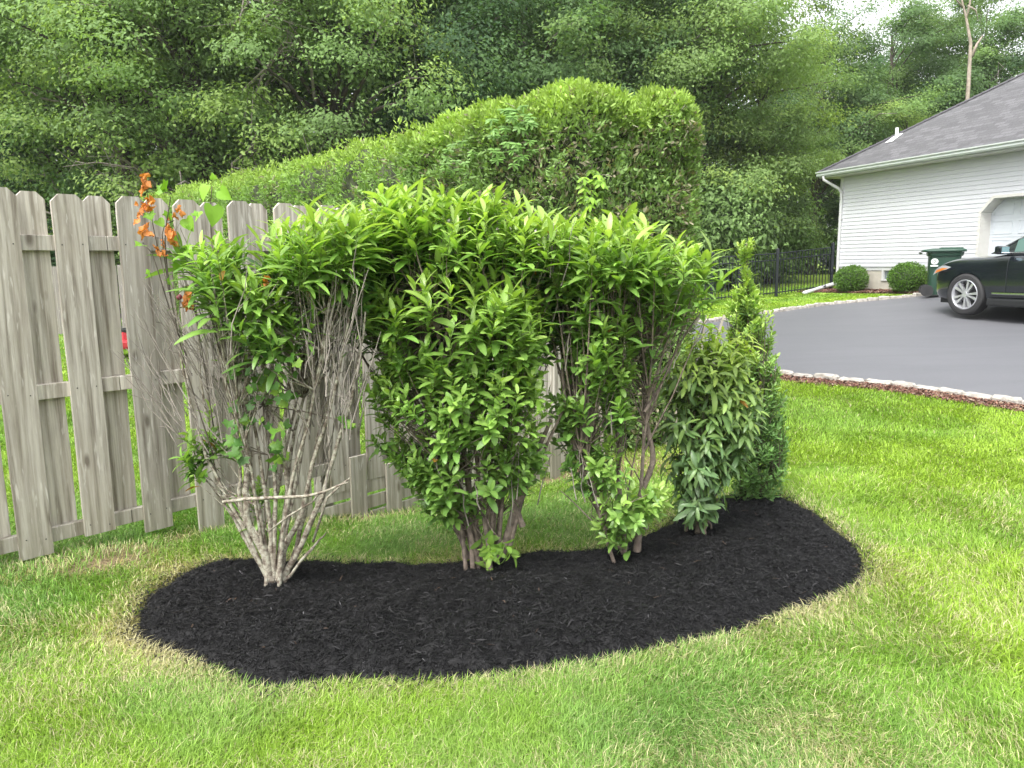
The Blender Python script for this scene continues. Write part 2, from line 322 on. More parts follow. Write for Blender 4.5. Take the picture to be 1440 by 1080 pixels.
def shinglemat():
    m_, n, b = newmat('shingles'); b.inputs['Roughness'].default_value = .9
    tc = N(n, 'ShaderNodeTexCoord'); br = N(n, 'ShaderNodeTexBrick'); br.offset = .37; br.inputs['Scale'].default_value = 1; br.inputs['Brick Width'].default_value = .28; br.inputs['Row Height'].default_value = .14
    br.inputs['Mortar Size'].default_value = .012; br.inputs['Mortar Smooth'].default_value = .3; br.inputs['Bias'].default_value = -.1
    br.inputs['Color1'].default_value = (.078, .078, .082, 1); br.inputs['Color2'].default_value = (.13, .129, .136, 1); br.inputs['Mortar'].default_value = (.075, .072, .08, 1)
    n.links.new(tc.outputs['UV'], br.inputs['Vector'])
    a = N(n, 'ShaderNodeTexNoise'); a.inputs['Scale'].default_value = 30; a.inputs['Detail'].default_value = 4; n.links.new(tc.outputs['UV'], a.inputs['Vector'])
    mx = N(n, 'ShaderNodeMix', data_type='RGBA', blend_type='OVERLAY'); mx.inputs[0].default_value = .6; n.links.new(br.outputs[0], mx.inputs[6]); n.links.new(a.outputs[0], mx.inputs[7])
    n.links.new(mx.outputs[2], b.inputs['Base Color'])
    bp = N(n, 'ShaderNodeBump'); bp.inputs['Distance'].default_value = .01; n.links.new(br.outputs[0], bp.inputs['Height']); n.links.new(bp.outputs[0], b.inputs['Normal'])
    return m_
M['shingle'] = shinglemat()
M['paint'] = pmat('black_car_paint', (.006, .009, .012), .22, spec=.5, coat=1)
M['tyre'] = pmat('tyre_rubber', (.022, .022, .023), .75)
M['alloy'] = pmat('alloy', (.62, .63, .66), .28, metal=.7)
M['chrome'] = pmat('chrome', (.75, .76, .78), .15, metal=1)
M['carglass'] = pmat('car_glass', (.10, .17, .15), .05, spec=.8)
M['mirrorglass'] = pmat('mirror_glass', (.45, .6, .68), .05, metal=.9)
M['amber'] = pmat('amber_lens', (.65, .2, .04), .15)
M['lens'] = pmat('clear_lens', (.5, .52, .55), .08, metal=.4)
M['white'] = pmat('white_print', (.75, .77, .75), .5)
M['glass'] = pmat('window_glass', (.16, .19, .2), .08, spec=.8)
M['red'] = pmat('red_paint', (.42, .03, .04), .35)

# ------------------------------------------------------------------ ground, driveway, kerbs
rng = np.random.default_rng(7)
def straw_field(x, y):
    dm = dpoly(x, y, MULCH); left = sstep(-.9, -1.4, x)
    s = .34*np.exp(-(dm/.13)**2) + (.36*left)*np.exp(-(dm/.14)**2)
    s += .26*sstep(.48, .70, fbm(x*1.1, y*1.1, 5)) * sstep(5.5, 3.5, y)
    right = sstep(.2, 1.2, x)*sstep(4.4, 3.4, y); s += .20*right*sstep(.35, .6, fbm(x*2, y*2, 9))
    return np.clip(s, 0, .95)
FA = R(42.19); FD = np.array([math.sin(FA), math.cos(FA)]); FN = np.array([FD[1], -FD[0]]); FC = -4.1
def FP(s, n, z=0): q = FD*s + FN*(FC+n); return np.array([q[0], q[1], z])
def bare_field(x, y):
    s = x*FD[0]+y*FD[1]; n = x*FN[0]+y*FN[1]-FC
    b = np.exp(-((s-1.35)/.32)**2-((n-.22)/.10)**2)*1.0 + .8*np.exp(-((s-1.5)/.12)**2-((n-.42)/.07)**2)
    b += .75*np.exp(-((n-.05)/.09)**2)*sstep(.3, .6, fbm(x*5, y*5, 3))*(s > .3)*(s < 5.5)
    b += .7*np.exp(-((s-3.2)/.5)**2-((n-.14)/.12)**2)
    b += .9*np.exp(-(((x-1.0)/.9)**2+((y-6.6)/.8)**2))
    return np.clip(b, 0, 1)
def axis_pts(lo, hi, c, fine, n):
    t = np.linspace(-1, 1, n); k = 4.2; s = np.sinh(k*t)/np.sinh(k); a = np.where(s < 0, c+(c-lo)*s, c+(hi-c)*s); return a
xs = axis_pts(-150, 150, 1, 0, 250); ys = axis_pts(-40, 260, 5, 0, 250)
X, Y = np.meshgrid(xs, ys); Z = H(X, Y); dr = inpoly(X, Y, DRIVE); Z = Z - .05*dr - .004
XR = X.ravel(); YR = Y.ravel(); st = straw_field(XR, YR)[:, None]; br_ = bare_field(XR, YR)[:, None]
near = sstep(22, 8, np.hypot(XR, YR))[:, None]
cg = (np.array([.19, .28, .05])*(1-near) + np.array([.11, .155, .04])*near); cg = cg*(1-st*.7)+np.array([.28, .22, .12])*st*.7; cg = cg*(1-br_)+np.array([.25, .19, .13])*br_
nx, ny = len(xs), len(ys); ii = np.arange(nx*ny).reshape(ny, nx)
Q = np.stack([ii[:-1, :-1], ii[:-1, 1:], ii[1:, 1:], ii[1:, :-1]], -1).reshape(-1, 4)
g = npmesh('ground', np.stack([XR, YR, Z.ravel()], 1), Q, col=cg, mat=M['ground'], smooth=True); tag(g, kind='structure')
# driveway sheet
gx = np.arange(-9.5, 20.01, .25); gy = np.arange(-1.6, 18.3, .25)
X, Y = np.meshgrid(gx, gy); 
bmd = bmesh.new(); bv = [bmd.verts.new((x, y, 0)) for x, y in DRIVE]; bmd.faces.new(bv)
for axis, arr in ((0, gx), (1, gy)):
    for a in arr:
        geom = bmd.verts[:]+bmd.edges[:]+bmd.faces[:]
        bmesh.ops.bisect_plane(bmd, geom=geom, plane_co=(a, 0, 0) if axis == 0 else (0, a, 0), plane_no=(1, 0, 0) if axis == 0 else (0, 1, 0))
bmd.normal_update()
vv = np.array([v.co[:2] for v in bmd.verts]); hz = H(vv[:, 0], vv[:, 1])
for v, z in zip(bmd.verts, hz): v.co.z = z+.008
for f in bmd.faces:
    f.smooth = True
    if f.normal.z < 0: f.normal_flip()
me = bpy.data.meshes.new('driveway'); bmd.to_mesh(me); bmd.free(); me.materials.append(M['asphalt']); o = bpy.data.objects.new('driveway', me); COL.objects.link(o); tag(o, kind='structure')

def kerb(line, name, L, side, wid=.115, lift=.05):
    line = [np.array(p, float) for p in line]; seg = [np.linalg.norm(line[i+1]-line[i]) for i in range(len(line)-1)]; cum = np.r_[0, np.cumsum(seg)]
    def at(d):
        i = min(np.searchsorted(cum, d, 'right')-1, len(seg)-1); i = max(i, 0); t = (d-cum[i])/seg[i]; return line[i]*(1-t)+line[i+1]*t, (line[i+1]-line[i])/seg[i]
    rn = random.Random(3); mb = MB(); d = 0
    while d < cum[-1]-L:
        l = L*rn.uniform(.86, 1.14); a, t = at(d+l/2); nrm = np.array([-t[1], t[0]])*side; c = a + nrm*(wid/2+rn.uniform(-.012, .012)); z = h1(*c)
        if abs(c[0]) < 12:
            hgt = lift+rn.uniform(-.015, .015); ax = np.array([[t[0], t[1], 0], [-t[1], t[0], 0], [0, 0, 1]])
            bm = bmesh.new(); bmesh.ops.create_cube(bm, size=1); bmesh.ops.bevel(bm, geom=bm.edges[:], offset=.1, segments=1, affect='EDGES')
            bmesh.ops.subdivide_edges(bm, edges=[e for e in bm.edges if e.calc_length() > .3], cuts=2, use_grid_fill=True)
            for v in bm.verts: v.co = Vector((v.co.x*(l-.012), v.co.y*wid*rn.uniform(.97, 1.03), v.co.z*.22)) + Vector((rn.uniform(-.006, .006), rn.uniform(-.008, .008), rn.uniform(-.007, .007)))
            cc = np.array([c[0], c[1], z+hgt-.11]); mb.add([cc+ax.T@np.array(v.co) for v in bm.verts], [[v.index for v in f.verts] for f in bm.faces]); bm.free()
        d += l
    o = mb.build(name, M['kerbst']); return tag(o, kind='structure')
kerb(NEAR_KERB, 'kerb_near', .285, -1 if True else 1)
kerb(FAR_KERB, 'kerb_far', .25, 1, lift=.075)

def scatter_chips(name, n, sampler, cols, Lr, Wr, zoff, base=None, mat=None, kind='stuff', tilt=.5):
    x, y = sampler(n); n = len(x); z = zoff(x, y); L = rng.uniform(*Lr, n)*rng.uniform(.5, 1, n); W = rng.uniform(*Wr, n)
    a = rng.uniform(0, 2*np.pi, n); el = rng.normal(0, tilt, n)*.6; A = np.stack([np.cos(a)*np.cos(el), np.sin(a)*np.cos(el), np.sin(el)], 1)
    up = np.stack([rng.normal(0, .45, n), rng.normal(0, .45, n), np.ones(n)], 1); B = np.cross(up, A); B /= np.linalg.norm(B, axis=1)[:, None]
    C = np.cross(A, B); p = np.stack([x, y, z], 1); Lh = (L/2)[:, None]; Wh = (W/2)[:, None]
    bend = (rng.normal(0, .12, n)*L)[:, None]*C
    V = np.stack([p-A*Lh-B*Wh*.6, p-A*Lh+B*Wh*.6, p+B*Wh+bend, p-B*Wh+bend, p+A*Lh-B*Wh*.4, p+A*Lh+B*Wh*.4], 1).reshape(-1, 3)
    i = np.arange(n)[:, None]*6; Q = np.concatenate([i+np.array([0, 3, 2, 1]), i+np.array([3, 4, 5, 2])]); c = np.repeat(cols(n, x, y), 6, 0)
    return V, Q, c

# ------------------------------------------------------------------ mulch bed
MP = np.array(MULCH); bx0, bx1, by0, by1 = MP[:, 0].min(), MP[:, 0].max(), MP[:, 1].min(), MP[:, 1].max()
def mulch_h(x, y):
    d = dpoly(x, y, MULCH); return H(x, y) + .075*(1-np.exp(-d/.12)) - .02*np.exp(-(d/.05)**2) + .055*(fbm(x*5, y*5, 2)-.5) + .032*(fbm(x*28, y*28, 8, 2)-.5)
gx = np.arange(bx0-.03, bx1+.03, .014); gy = np.arange(by0-.03, by1+.03, .014); X, Y = np.meshgrid(gx, gy); ins = inpoly(X, Y, MULCH)
Zm = mulch_h(X.ravel(), Y.ravel()).reshape(X.shape); Zm = np.where(ins, Zm, H(X, Y)-.03)
ii = np.arange(X.size).reshape(X.shape); Q = np.stack([ii[:-1, :-1], ii[:-1, 1:], ii[1:, 1:], ii[1:, :-1]], -1).reshape(-1, 4)
Q = Q[ins.ravel()[Q].any(1)]
Vb = np.stack([X.ravel(), Y.ravel(), Zm.ravel()], 1); cb = np.tile(np.array([.004, .004, .0045]), (len(Vb), 1))
def smp(n):
    x = rng.uniform(bx0, bx1, n*2); y = rng.uniform(by0, by1, n*2); k = inpoly(x, y, MULCH); return x[k][:n], y[k][:n]
def mcol(n, x, y):
    v = .0025+.022*rng.random(n)**3.0; v = np.where(rng.random(n) < .003, rng.uniform(.06, .16, n), v); return np.stack([v*1.0, v*.99, v*1.06], 1)
V, Q2, c2 = scatter_chips('c', 130000, smp, mcol, (.010, .045), (.0012, .0038), lambda x, y: mulch_h(x, y)+rng.uniform(0, .007, len(x)))
def mcol2(n, x, y):
    v = .003+.022*rng.random(n)**2.4; c = np.stack([v, v*.98, v*1.03], 1); k = rng.random(n) < .03; c[k] = np.array([.06, .04, .028])*rng.uniform(.5, 1.6, (k.sum(), 1)); return c
V3, Q3, c3 = scatter_chips('c', 4500, smp, mcol2, (.022, .065), (.003, .008), lambda x, y: mulch_h(x, y)+rng.uniform(0, .010, len(x)), tilt=.35)
def smp_edge(n):
    k = rng.integers(0, len(MP), n); t = rng.random(n)[:, None]; p = MP[k]*(1-t)+MP[(k+1) % len(MP)]*t+rng.normal(0, .035, (n, 2)); return p[:, 0], p[:, 1]
V4, Q4, c4 = scatter_chips('c', 5000, smp_edge, mcol2, (.012, .045), (.002, .006), lambda x, y: H(x, y)+rng.uniform(.004, .03, len(x)))
Q2 = np.concatenate([Q2, Q3+len(V), Q4+len(V)+len(V3)]); V = np.concatenate([V, V3, V4]); c2 = np.concatenate([c2, c3, c4])
used = np.unique(Q); remap = -np.ones(len(Vb), int); remap[used] = np.arange(len(used)); Vb = Vb[used]; cb = cb[used]; Q = remap[Q]
o = npmesh('mulch_bed', np.concatenate([Vb, V]), np.concatenate([Q, Q2+len(Vb)]), col=np.concatenate([cb, c2]), mat=M['chip']); tag(o, 'fresh black shredded mulch bed with a curved cut edge under the shrubs', 'mulch', kind='stuff')

# brown mulch strips at the kerb and the house
def strip_sampler(line, side, wd, x0):
    line = np.array(line)
    def f(n):
        k = rng.integers(0, len(line)-1, n); t = rng.random(n); p = line[k]*(1-t)[:, None]+line[k+1]*t[:, None]; d = line[k+1]-line[k]; d /= np.linalg.norm(d, axis=1)[:, None]
        nn = np.stack([-d[:, 1], d[:, 0]], 1)*side; p = p + nn*(.10+rng.random(n)**1.3*wd)[:, None]; return p[:, 0], p[:, 1]
    return f
def bcol(n, x, y):
    c = np.array([[.16, .075, .055], [.26, .15, .10], [.10, .05, .04], [.42, .33, .24], [.2, .09, .07]])[rng.choice(5, n, p=[.35, .25, .2, .08, .12])]; return c*rng.uniform(.6, 1.2, n)[:, None]
nk = [p for p in NEAR_KERB if 1.0 < p[0] < 7]
V, Q, c = scatter_chips('k', 16000, strip_sampler(nk, -1, .26, 0), bcol, (.02, .07), (.006, .018), lambda x, y: H(x, y)+rng.uniform(0, .025, len(x)))
o = npmesh('kerb_mulch', V, Q, col=c, mat=M['chip']); tag(o, 'strip of reddish brown bark chips between the lawn and the near kerb', 'mulch', kind='stuff')

# ------------------------------------------------------------------ house
HA = R(-19.06); Wd = np.array([math.sin(HA), math.cos(HA)]); Ou = np.array([-Wd[1], Wd[0]])   # Ou: outward normal of the garage wall
C0 = np.array([9.20, 21.9]); ZS = 1.30; ZB = .55; ZT = 3.74; HL = 13.0; HD = 8.5
house = empty('house', (C0[0], C0[1], 0), 'white vinyl sided garage wing with grey shingled hip roof beside the driveway', 'house')
# house space: u = along wall towards camera, v = inwards, z ; built as world offsets from the empty
def HP(u, v, z): q = -Wd*u - Ou*v; return (q[0], q[1], z)
U0, U1, ZD0, ZD1, CH = 4.42, 9.3, .70, 2.80, .30
mb = MB(); NC = 24; ch = (ZT-ZS)/NC
def course(p0, p1, z, h, nv):     # p(u) along wall ; nv = outward offset function
    pass
def lap(fa, fb, z, h):
    """lap from point fn a to point fn b"""
    b = len(mb.v); lo = .013; hi = .001
    mb.v += [fa(z, -lo), fb(z, -lo), fb(z+h, -hi), fa(z+h, -hi), fa(z, 0), fb(z, 0)]
    mb.f += [(b, b+1, b+2, b+3), (b+4, b+5, b+1, b)]; mb.mi += [0, 0]
for i in range(NC):
    z = ZS+i*ch; zm = z+ch/2
    segs = [(0.0, HL)]
    if zm < ZD1:
        k = max(0, zm-(ZD1-CH)); segs = [(0.0, U0-.06+k), (U1+.06-k, HL)]
    for a, b_ in segs:
        lap(lambda z, o, a=a: HP(a, o, z), lambda z, o, b_=b_: HP(b_, o, z), z, ch)
    lap(lambda z, o: HP(-o*-1 if False else o, HD, z), lambda z, o: HP(o, 0, z), z, ch)          # far end wall
# solid backing walls
mb.build('wall', M['siding'], house)
mb = MB()
for (a, b_) in ((0.02, U0-.02), (U1+.02, HL)): mb.add([HP(a, .01, ZS-.1), HP(b_, .01, ZS-.1), HP(b_, .01, ZT), HP(a, .01, ZT)], [(0, 1, 2, 3)])
mb.add([HP(U0-.02, .01, ZD1+.01), HP(U1+.02, .01, ZD1+.01), HP(U1+.02, .01, ZT), HP(U0-.02, .01, ZT)], [(0, 1, 2, 3)])
mb.add([HP(.02, .01, ZS-.1), HP(.02, HD, ZS-.1), HP(.02, HD, ZT), HP(.02, .01, ZT)], [(0, 1, 2, 3)])
mb.add([HP(.02, HD, ZS-.1), HP(HL, HD, ZS-.1), HP(HL, HD, ZT), HP(.02, HD, ZT)], [(0, 1, 2, 3)])
mb.add([HP(HL, 0, ZS-.7), HP(HL, HD, ZS-.7), HP(HL, HD, ZT), HP(HL, 0, ZT)], [(0, 1, 2, 3)])
mb.build('backing_wall', M['trim'], house)
mb = MB(); W0, W1 = 1.62, 2.32
for (a, b_, z0, z1) in ((.03, W0, ZB, ZS), (W1, U0-.12, ZB, ZS), (W0, W1, ZB, ZS-.36)):
    mb.add([HP(a, .025, z0), HP(b_, .025, z0), HP(b_, .025, z1), HP(a, .025, z1)], [(0, 1, 2, 3)])
mb.add([HP(.03, .025, ZB), HP(.03, HD, ZB), HP(.03, HD, ZS), HP(.03, .025, ZS)], [(0, 1, 2, 3)])
mb.build('foundation', M['concrete'], house)
mb = MB(); ax = np.array([[-Wd[0], -Wd[1], 0], [-Ou[0], -Ou[1], 0], [0, 0, 1]])
def hb(mb, u, v, z, su, sv, sz, bev=0): mb.box(HP(u, v, z), (su, sv, sz), ax, bev)
hb(mb, W0+.03, .03, ZS-.19, .05, .06, .32); hb(mb, W1-.03, .03, ZS-.19, .05, .06, .32); hb(mb, (W0+W1)/2, .03, ZS-.345, W1-W0, .07, .04)
wf = mb.build('window', M['trim'], house)
mb = MB(); hb(mb, (W0+W1)/2, .08, ZS-.18, W1-W0, .02, .34); mb.build('pane', M['glass'], wf)
# corner post, soffit, fascia, frieze
mb = MB(); hb(mb, .045, -.012, (ZS+ZT)/2, .11, .035, ZT-ZS); hb(mb, -.012, .045, (ZS+ZT)/2, .035, .11, ZT-ZS-.002); mb.build('corner_trim', M['trim'], house)
OV = .42
mb = MB(); hb(mb, HL/2, HD/2, ZT+.02, HL+2*OV-.05, HD+2*OV-.05, .03); mb.build('soffit', M['reveal'], house)
mb = MB(); hb(mb, HL/2, -OV+.02, ZT+.09, HL+2*OV, .025, .17); hb(mb, -OV+.02, HD/2, ZT+.09, .025, HD+2*OV-.03, .17); mb.build('fascia', M['trim'], house)
# gutter: K profile swept along both eaves
mb = MB()
prof = [(0, .13), (0, .02), (.015, 0), (.075, 0), (.095, .035), (.085, .07), (.12, .10), (.12, .125), (.105, .125), (.10, .11), (.012, .13)]
def gut(pfun, u0, u1):
    n = len(prof); vs = [pfun(u0, o, z) for o, z in prof]+[pfun(u1, o, z) for o, z in prof]
    mb.add(vs, [(i, (i+1) % n, n+(i+1) % n, n+i) for i in range(n)]+[tuple(range(n)), tuple(range(n, 2*n))[::-1]])
gut(lambda u, o, z: HP(u, -OV+.006-o, ZT+.04+z), -OV-.02, HL+OV)
mb.build('gutter', M['gutter'], house)
mb = MB()
mb.tube([HP(-.18, -OV-.06, ZT+.04), HP(-.17, -OV-.05, ZT-.06), HP(-.08, -OV+.10, ZT-.17), HP(.05, -.15, ZT-.30), HP(.08, -.065, ZT-.42), HP(.08, -.06, ZT-.6), HP(.08, -.06, ZB+.3), HP(.08, -.07, ZB+.22)], .038, 8)
hb(mb, .08, -.03, ZS+1.3, .10, .09, .03)
mb.build('downspout', M['trim'], house, smooth=False)
# roof : hip
S = .64; EZ = ZT+.17; e0u, e1u, e0v, e1v = -OV-.03, HL+OV, -OV-.03, HD+OV; hw = (e1v-e0v)/2; rz_ = EZ+hw*S
A_, B_, C_, D_ = HP(e0u, e0v, EZ), HP(e1u, e0v, EZ), HP(e1u, e1v, EZ), HP(e0u, e1v, EZ); E_, F_ = HP(e0u+hw, e0v+hw, rz_), HP(e1u-hw, e0v+hw, rz_)
me = bpy.data.meshes.new('roof'); me.from_pydata([A_, B_, C_, D_, E_, F_], [], [(0, 1, 5, 4), (1, 2, 5), (2, 3, 4, 5), (3, 0, 4), (3, 2, 1, 0)]); me.materials.append(M['shingle'])
uv = me.uv_layers.new(name='UVMap'); sl_ = math.hypot(1, S)
uvs = [[(e0u, 0), (e1u, 0), (e1u-hw, hw*sl_), (e0u+hw, hw*sl_)], [(e0v, 0), (e1v, 0), (e0v+hw, hw*sl_)], [(e1u, 0), (e0u, 0), (e0u+hw, hw*sl_), (e1u-hw, hw*sl_)], [(e1v, 0), (e0v, 0), (e0v+hw, hw*sl_)], [(0, 0)]*4]
for p, q in zip(me.polygons, uvs):
    for li_, u_ in zip(p.loop_indices, q): uv.data[li_].uv = u_
roof = bpy.data.objects.new('roof', me); COL.objects.link(roof); roof.parent = house
mb = MB()
for (a, b_) in ((A_, E_), (E_, F_), (D_, E_)):
    a = np.array(a); b_ = np.array(b_); n_ = int(np.linalg.norm(b_-a)/.2)
    d = (b_-a)/np.linalg.norm(b_-a); sd_ = np.cross(d, [0, 0, 1]); sd_ /= np.linalg.norm(sd_); up_ = np.cross(sd_, d)
    for k in range(n_):
        p = a+d*(k+.5)*.2
        for sg in (-1, 1):
            q0 = p-d*.1+up_*.03; q1 = p+d*.11+up_*.02; s0 = sd_*sg*.12-np.array([0, 0, .055])
            mb.add([q0, q1, q1+s0, q0+s0], [(0, 1, 2, 3)])
mb.build('ridge_cap', M['shingle'], roof)
mb = MB(); uu, vv_ = 1.05, .78; zr = EZ+(vv_+OV)*S
mb.tube([HP(uu, vv_, zr-.05), HP(uu, vv_, zr+.25)], .042, 12); mb.build('vent_pipe', M['white'], roof, smooth=False)
mb = MB(); q = [(uu-.12, vv_-.26), (uu+.12, vv_-.26), (uu+.12, vv_+.10), (uu-.12, vv_+.10)]
mb.add([HP(a, b_, EZ+(b_+OV+.03)*S+.02) for a, b_ in q], [(0, 1, 2, 3)]); mb.build('vent_flashing', M['white'], roof)
# garage opening trim and door
OP = [(U0, ZD0), (U0, ZD1-CH), (U0+CH, ZD1), (U1-CH, ZD1), (U1, ZD1-CH), (U1, ZD0)]
OPo = [(U0-.06, ZD0-.05), (U0-.06, ZD1-CH+.04), (U0+CH-.04, ZD1+.06), (U1-CH+.04, ZD1+.06), (U1+.06, ZD1-CH+.04), (U1+.06, ZD0-.05)]
mb = MB()
for i in range(5):
    a, b_, c, d = OP[i], OP[i+1], OPo[i+1], OPo[i]
    mb.add([HP(a[0], -.025, a[1]), HP(b_[0], -.025, b_[1]), HP(c[0], -.025, c[1]), HP(d[0], -.025, d[1]), HP(d[0], .01, d[1]), HP(c[0], .01, c[1])], [(0, 1, 2, 3), (3, 2, 5, 4)])
    mb.add([HP(a[0], -.025, a[1]), HP(b_[0], -.025, b_[1]), HP(b_[0], .30, b_[1]), HP(a[0], .30, a[1])], [(0, 1, 2, 3)])
mb.build('door_trim', M['reveal'], house)
mb = MB(); hb(mb, (U0+U1)/2, .32, (ZD0+ZD1)/2, U1-U0, .04, ZD1-ZD0)
nu, nz = 8, 5; du = (U1-U0)/nu; dz = (ZD1-ZD0)/nz
for i in range(nu):
    for j in range(nz):
        cu = U0+(i+.5)*du; cz = ZD0+(j+.5)*dz
        for (su, sz, ou, oz) in ((du-.16, .018, 0, (dz-.14)/2), (du-.16, .018, 0, -(dz-.14)/2), (.018, dz-.12, (du-.16)/2, 0), (.018, dz-.12, -(du-.16)/2, 0)): hb(mb, cu+ou, .297, cz+oz, su, .012, sz)
for j in range(1, nz): hb(mb, (U0+U1)/2, .2985, ZD0+j*dz, U1-U0-.02, .008, .010)
mb.build('garage_door', M['door'], house)

# house bed with brown mulch, boxwoods, drain pipe
bedline = [(C0-Wd*u+Ou*.0) for u in np.linspace(-.6, 4.2, 20)]
def hs_s(n):
    u = rng.uniform(-.5, 4.0, n); v = rng.uniform(0, 1, n)*(.95-.1*u); q = C0[None]-Wd[None]*u[:, None]+Ou[None]*v[:, None]; return q[:, 0], q[:, 1]
V, Q, c = scatter_chips('hm', 12000, hs_s, bcol, (.03, .09), (.012, .03), lambda x, y: H(x, y)+rng.uniform(0, .04, len(x)))
o = npmesh('house_bed_mulch', V, Q, col=c*.9, mat=M['chip']); tag(o, 'reddish brown mulch along the foundation under the two round shrubs', 'mulch', kind='stuff')

# ------------------------------------------------------------------ foliage builders
def leaves(p, a, nrm, L, W, curl, col, fold=.10, stations=(0, .1, .3, .55, .8, .93, 1), widths=(.06, .50, .92, 1, .72, .38, .03)):
    """p base (n,3), a direction, nrm upper side normal; returns V,Q,C"""
    n = len(p); a = a/np.linalg.norm(a, axis=1)[:, None]; b = np.cross(a, nrm); b /= (np.linalg.norm(b, axis=1)[:, None]+1e-9); u = np.cross(b, a)
    V = np.empty((n, len(stations), 3, 3)); th = np.zeros(n); pos = p.copy(); last = 0
    for k, (s, w_) in enumerate(zip(stations, widths)):
        ds = s-last; last = s; ang = curl*(s)
        d = a*np.cos(ang)[:, None]-u*np.sin(ang)[:, None]; uu_ = u*np.cos(ang)[:, None]+a*np.sin(ang)[:, None]
        pos = pos + d*(L*ds)[:, None]; hw_ = (W*.5*w_)[:, None]
        V[:, k, 0] = pos-b*hw_+uu_*hw_*fold*2; V[:, k, 1] = pos; V[:, k, 2] = pos+b*hw_+uu_*hw_*fold*2
    K = len(stations); idx = np.arange(K*3).reshape(K, 3); q = []
    for k in range(K-1):
        for j in range(2): q.append((idx[k, j], idx[k, j+1], idx[k+1, j+1], idx[k+1, j]))
    q = np.array(q); Q = (np.arange(n)[:, None, None]*K*3 + q[None]).reshape(-1, 4)
    C = np.repeat(col, K*3, 0).reshape(n, K, 3, 3).copy(); C[:, :, 1] *= 1.18   # paler midrib
    return V.reshape(-1, 3), Q, C.reshape(-1, 3)
def unit(v): return v/(np.linalg.norm(v, axis=-1, keepdims=True)+1e-9)

def shoot_leaves(tips, dirs, length, nl, L, W, rng, colors, newf, spread=(.9, .45), curl=(.3, .9), droop=0., dead=.0):
    """whorled leaves along shoots. tips (n,3) end point; dirs (n,3) shoot direction; length (n)."""
    n = len(tips); dirs = unit(dirs); ref = unit(np.cross(dirs, rng.normal(size=(n, 3)))); bi = np.cross(dirs, ref)
    Pp, Aa, Nn, LL, WW, CC, CU = [], [], [], [], [], [], []; shs = rng.uniform(.72, 1.18, n); sht = rng.uniform(.8, 1.2, n)[:, None]
    for k in range(nl):
        t = k/(nl-1.)                               # 0 base .. 1 tip
        ang = k*2.4+rng.uniform(-.4, .4, n)+rng.uniform(0, 6, n)*0
        rad = ref*np.cos(ang)[:, None]+bi*np.sin(ang)[:, None]
        op = (spread[0]*(1-t)+spread[1]*t)+rng.normal(0, .12, n)     # opening angle measure
        a = unit(dirs*np.cos(op)[:, None]+rad*np.sin(op)[:, None]+np.array([0, 0, -droop])*rng.uniform(.5, 1.4, n)[:, None])
        base = tips-dirs*(length*(1-t))[:, None]
        Pp.append(base); Aa.append(a); Nn.append(unit(dirs*1.0-rad*.3+np.array([0, 0, .5])+rng.normal(0, .18, (n, 3))))
        sz = (1-.30*t)*rng.uniform(.68, 1.14, n)*shs; LL.append(L*sz); WW.append(W*sz*rng.uniform(.85, 1.1, n)); CU.append(rng.uniform(*curl, n))
        nf = np.clip(newf*(.35+.9*t)+rng.normal(0, .1, n), 0, 1)[:, None]
        c = colors[0]*(1-nf)+colors[1]*nf; c = c*rng.uniform(.75, 1.22, n)[:, None]*sht
        c = np.minimum(c, np.array([.33, .47, .12])); dd = rng.random(n) < dead*(1-t); c[dd] = np.array([.5, .26, .05])*rng.uniform(.5, 1.1, (dd.sum(), 1)); CC.append(c)
    return leaves(np.concatenate(Pp), np.concatenate(Aa), np.concatenate(Nn), np.concatenate(LL), np.concatenate(WW), np.concatenate(CU), np.concatenate(CC))
def merge(parts):
    Vs, Qs, Cs = [], [], []; b = 0
    for V, Q, C in parts: Vs.append(V); Qs.append(Q+b); Cs.append(C); b += len(V)
    return np.concatenate(Vs), np.concatenate(Qs), np.concatenate(Cs)

def blob_points(rng, blob, Yb):
    cx, cy, rx, ry, dY, ryd, n = blob[:7]; shell = blob[7] if len(blob) > 7 else .5
    Yc = Yb+dY; c = P(cx, cy, Yc); mx = Yc/FPX*1.02; v = unit(rng.normal(size=(n, 3))); r = rng.random(n)**(1/3.)*(1-shell)+shell
    o = v*r[:, None]; pts = c+o*np.array([rx*mx, ryd, ry*mx]); return pts, v

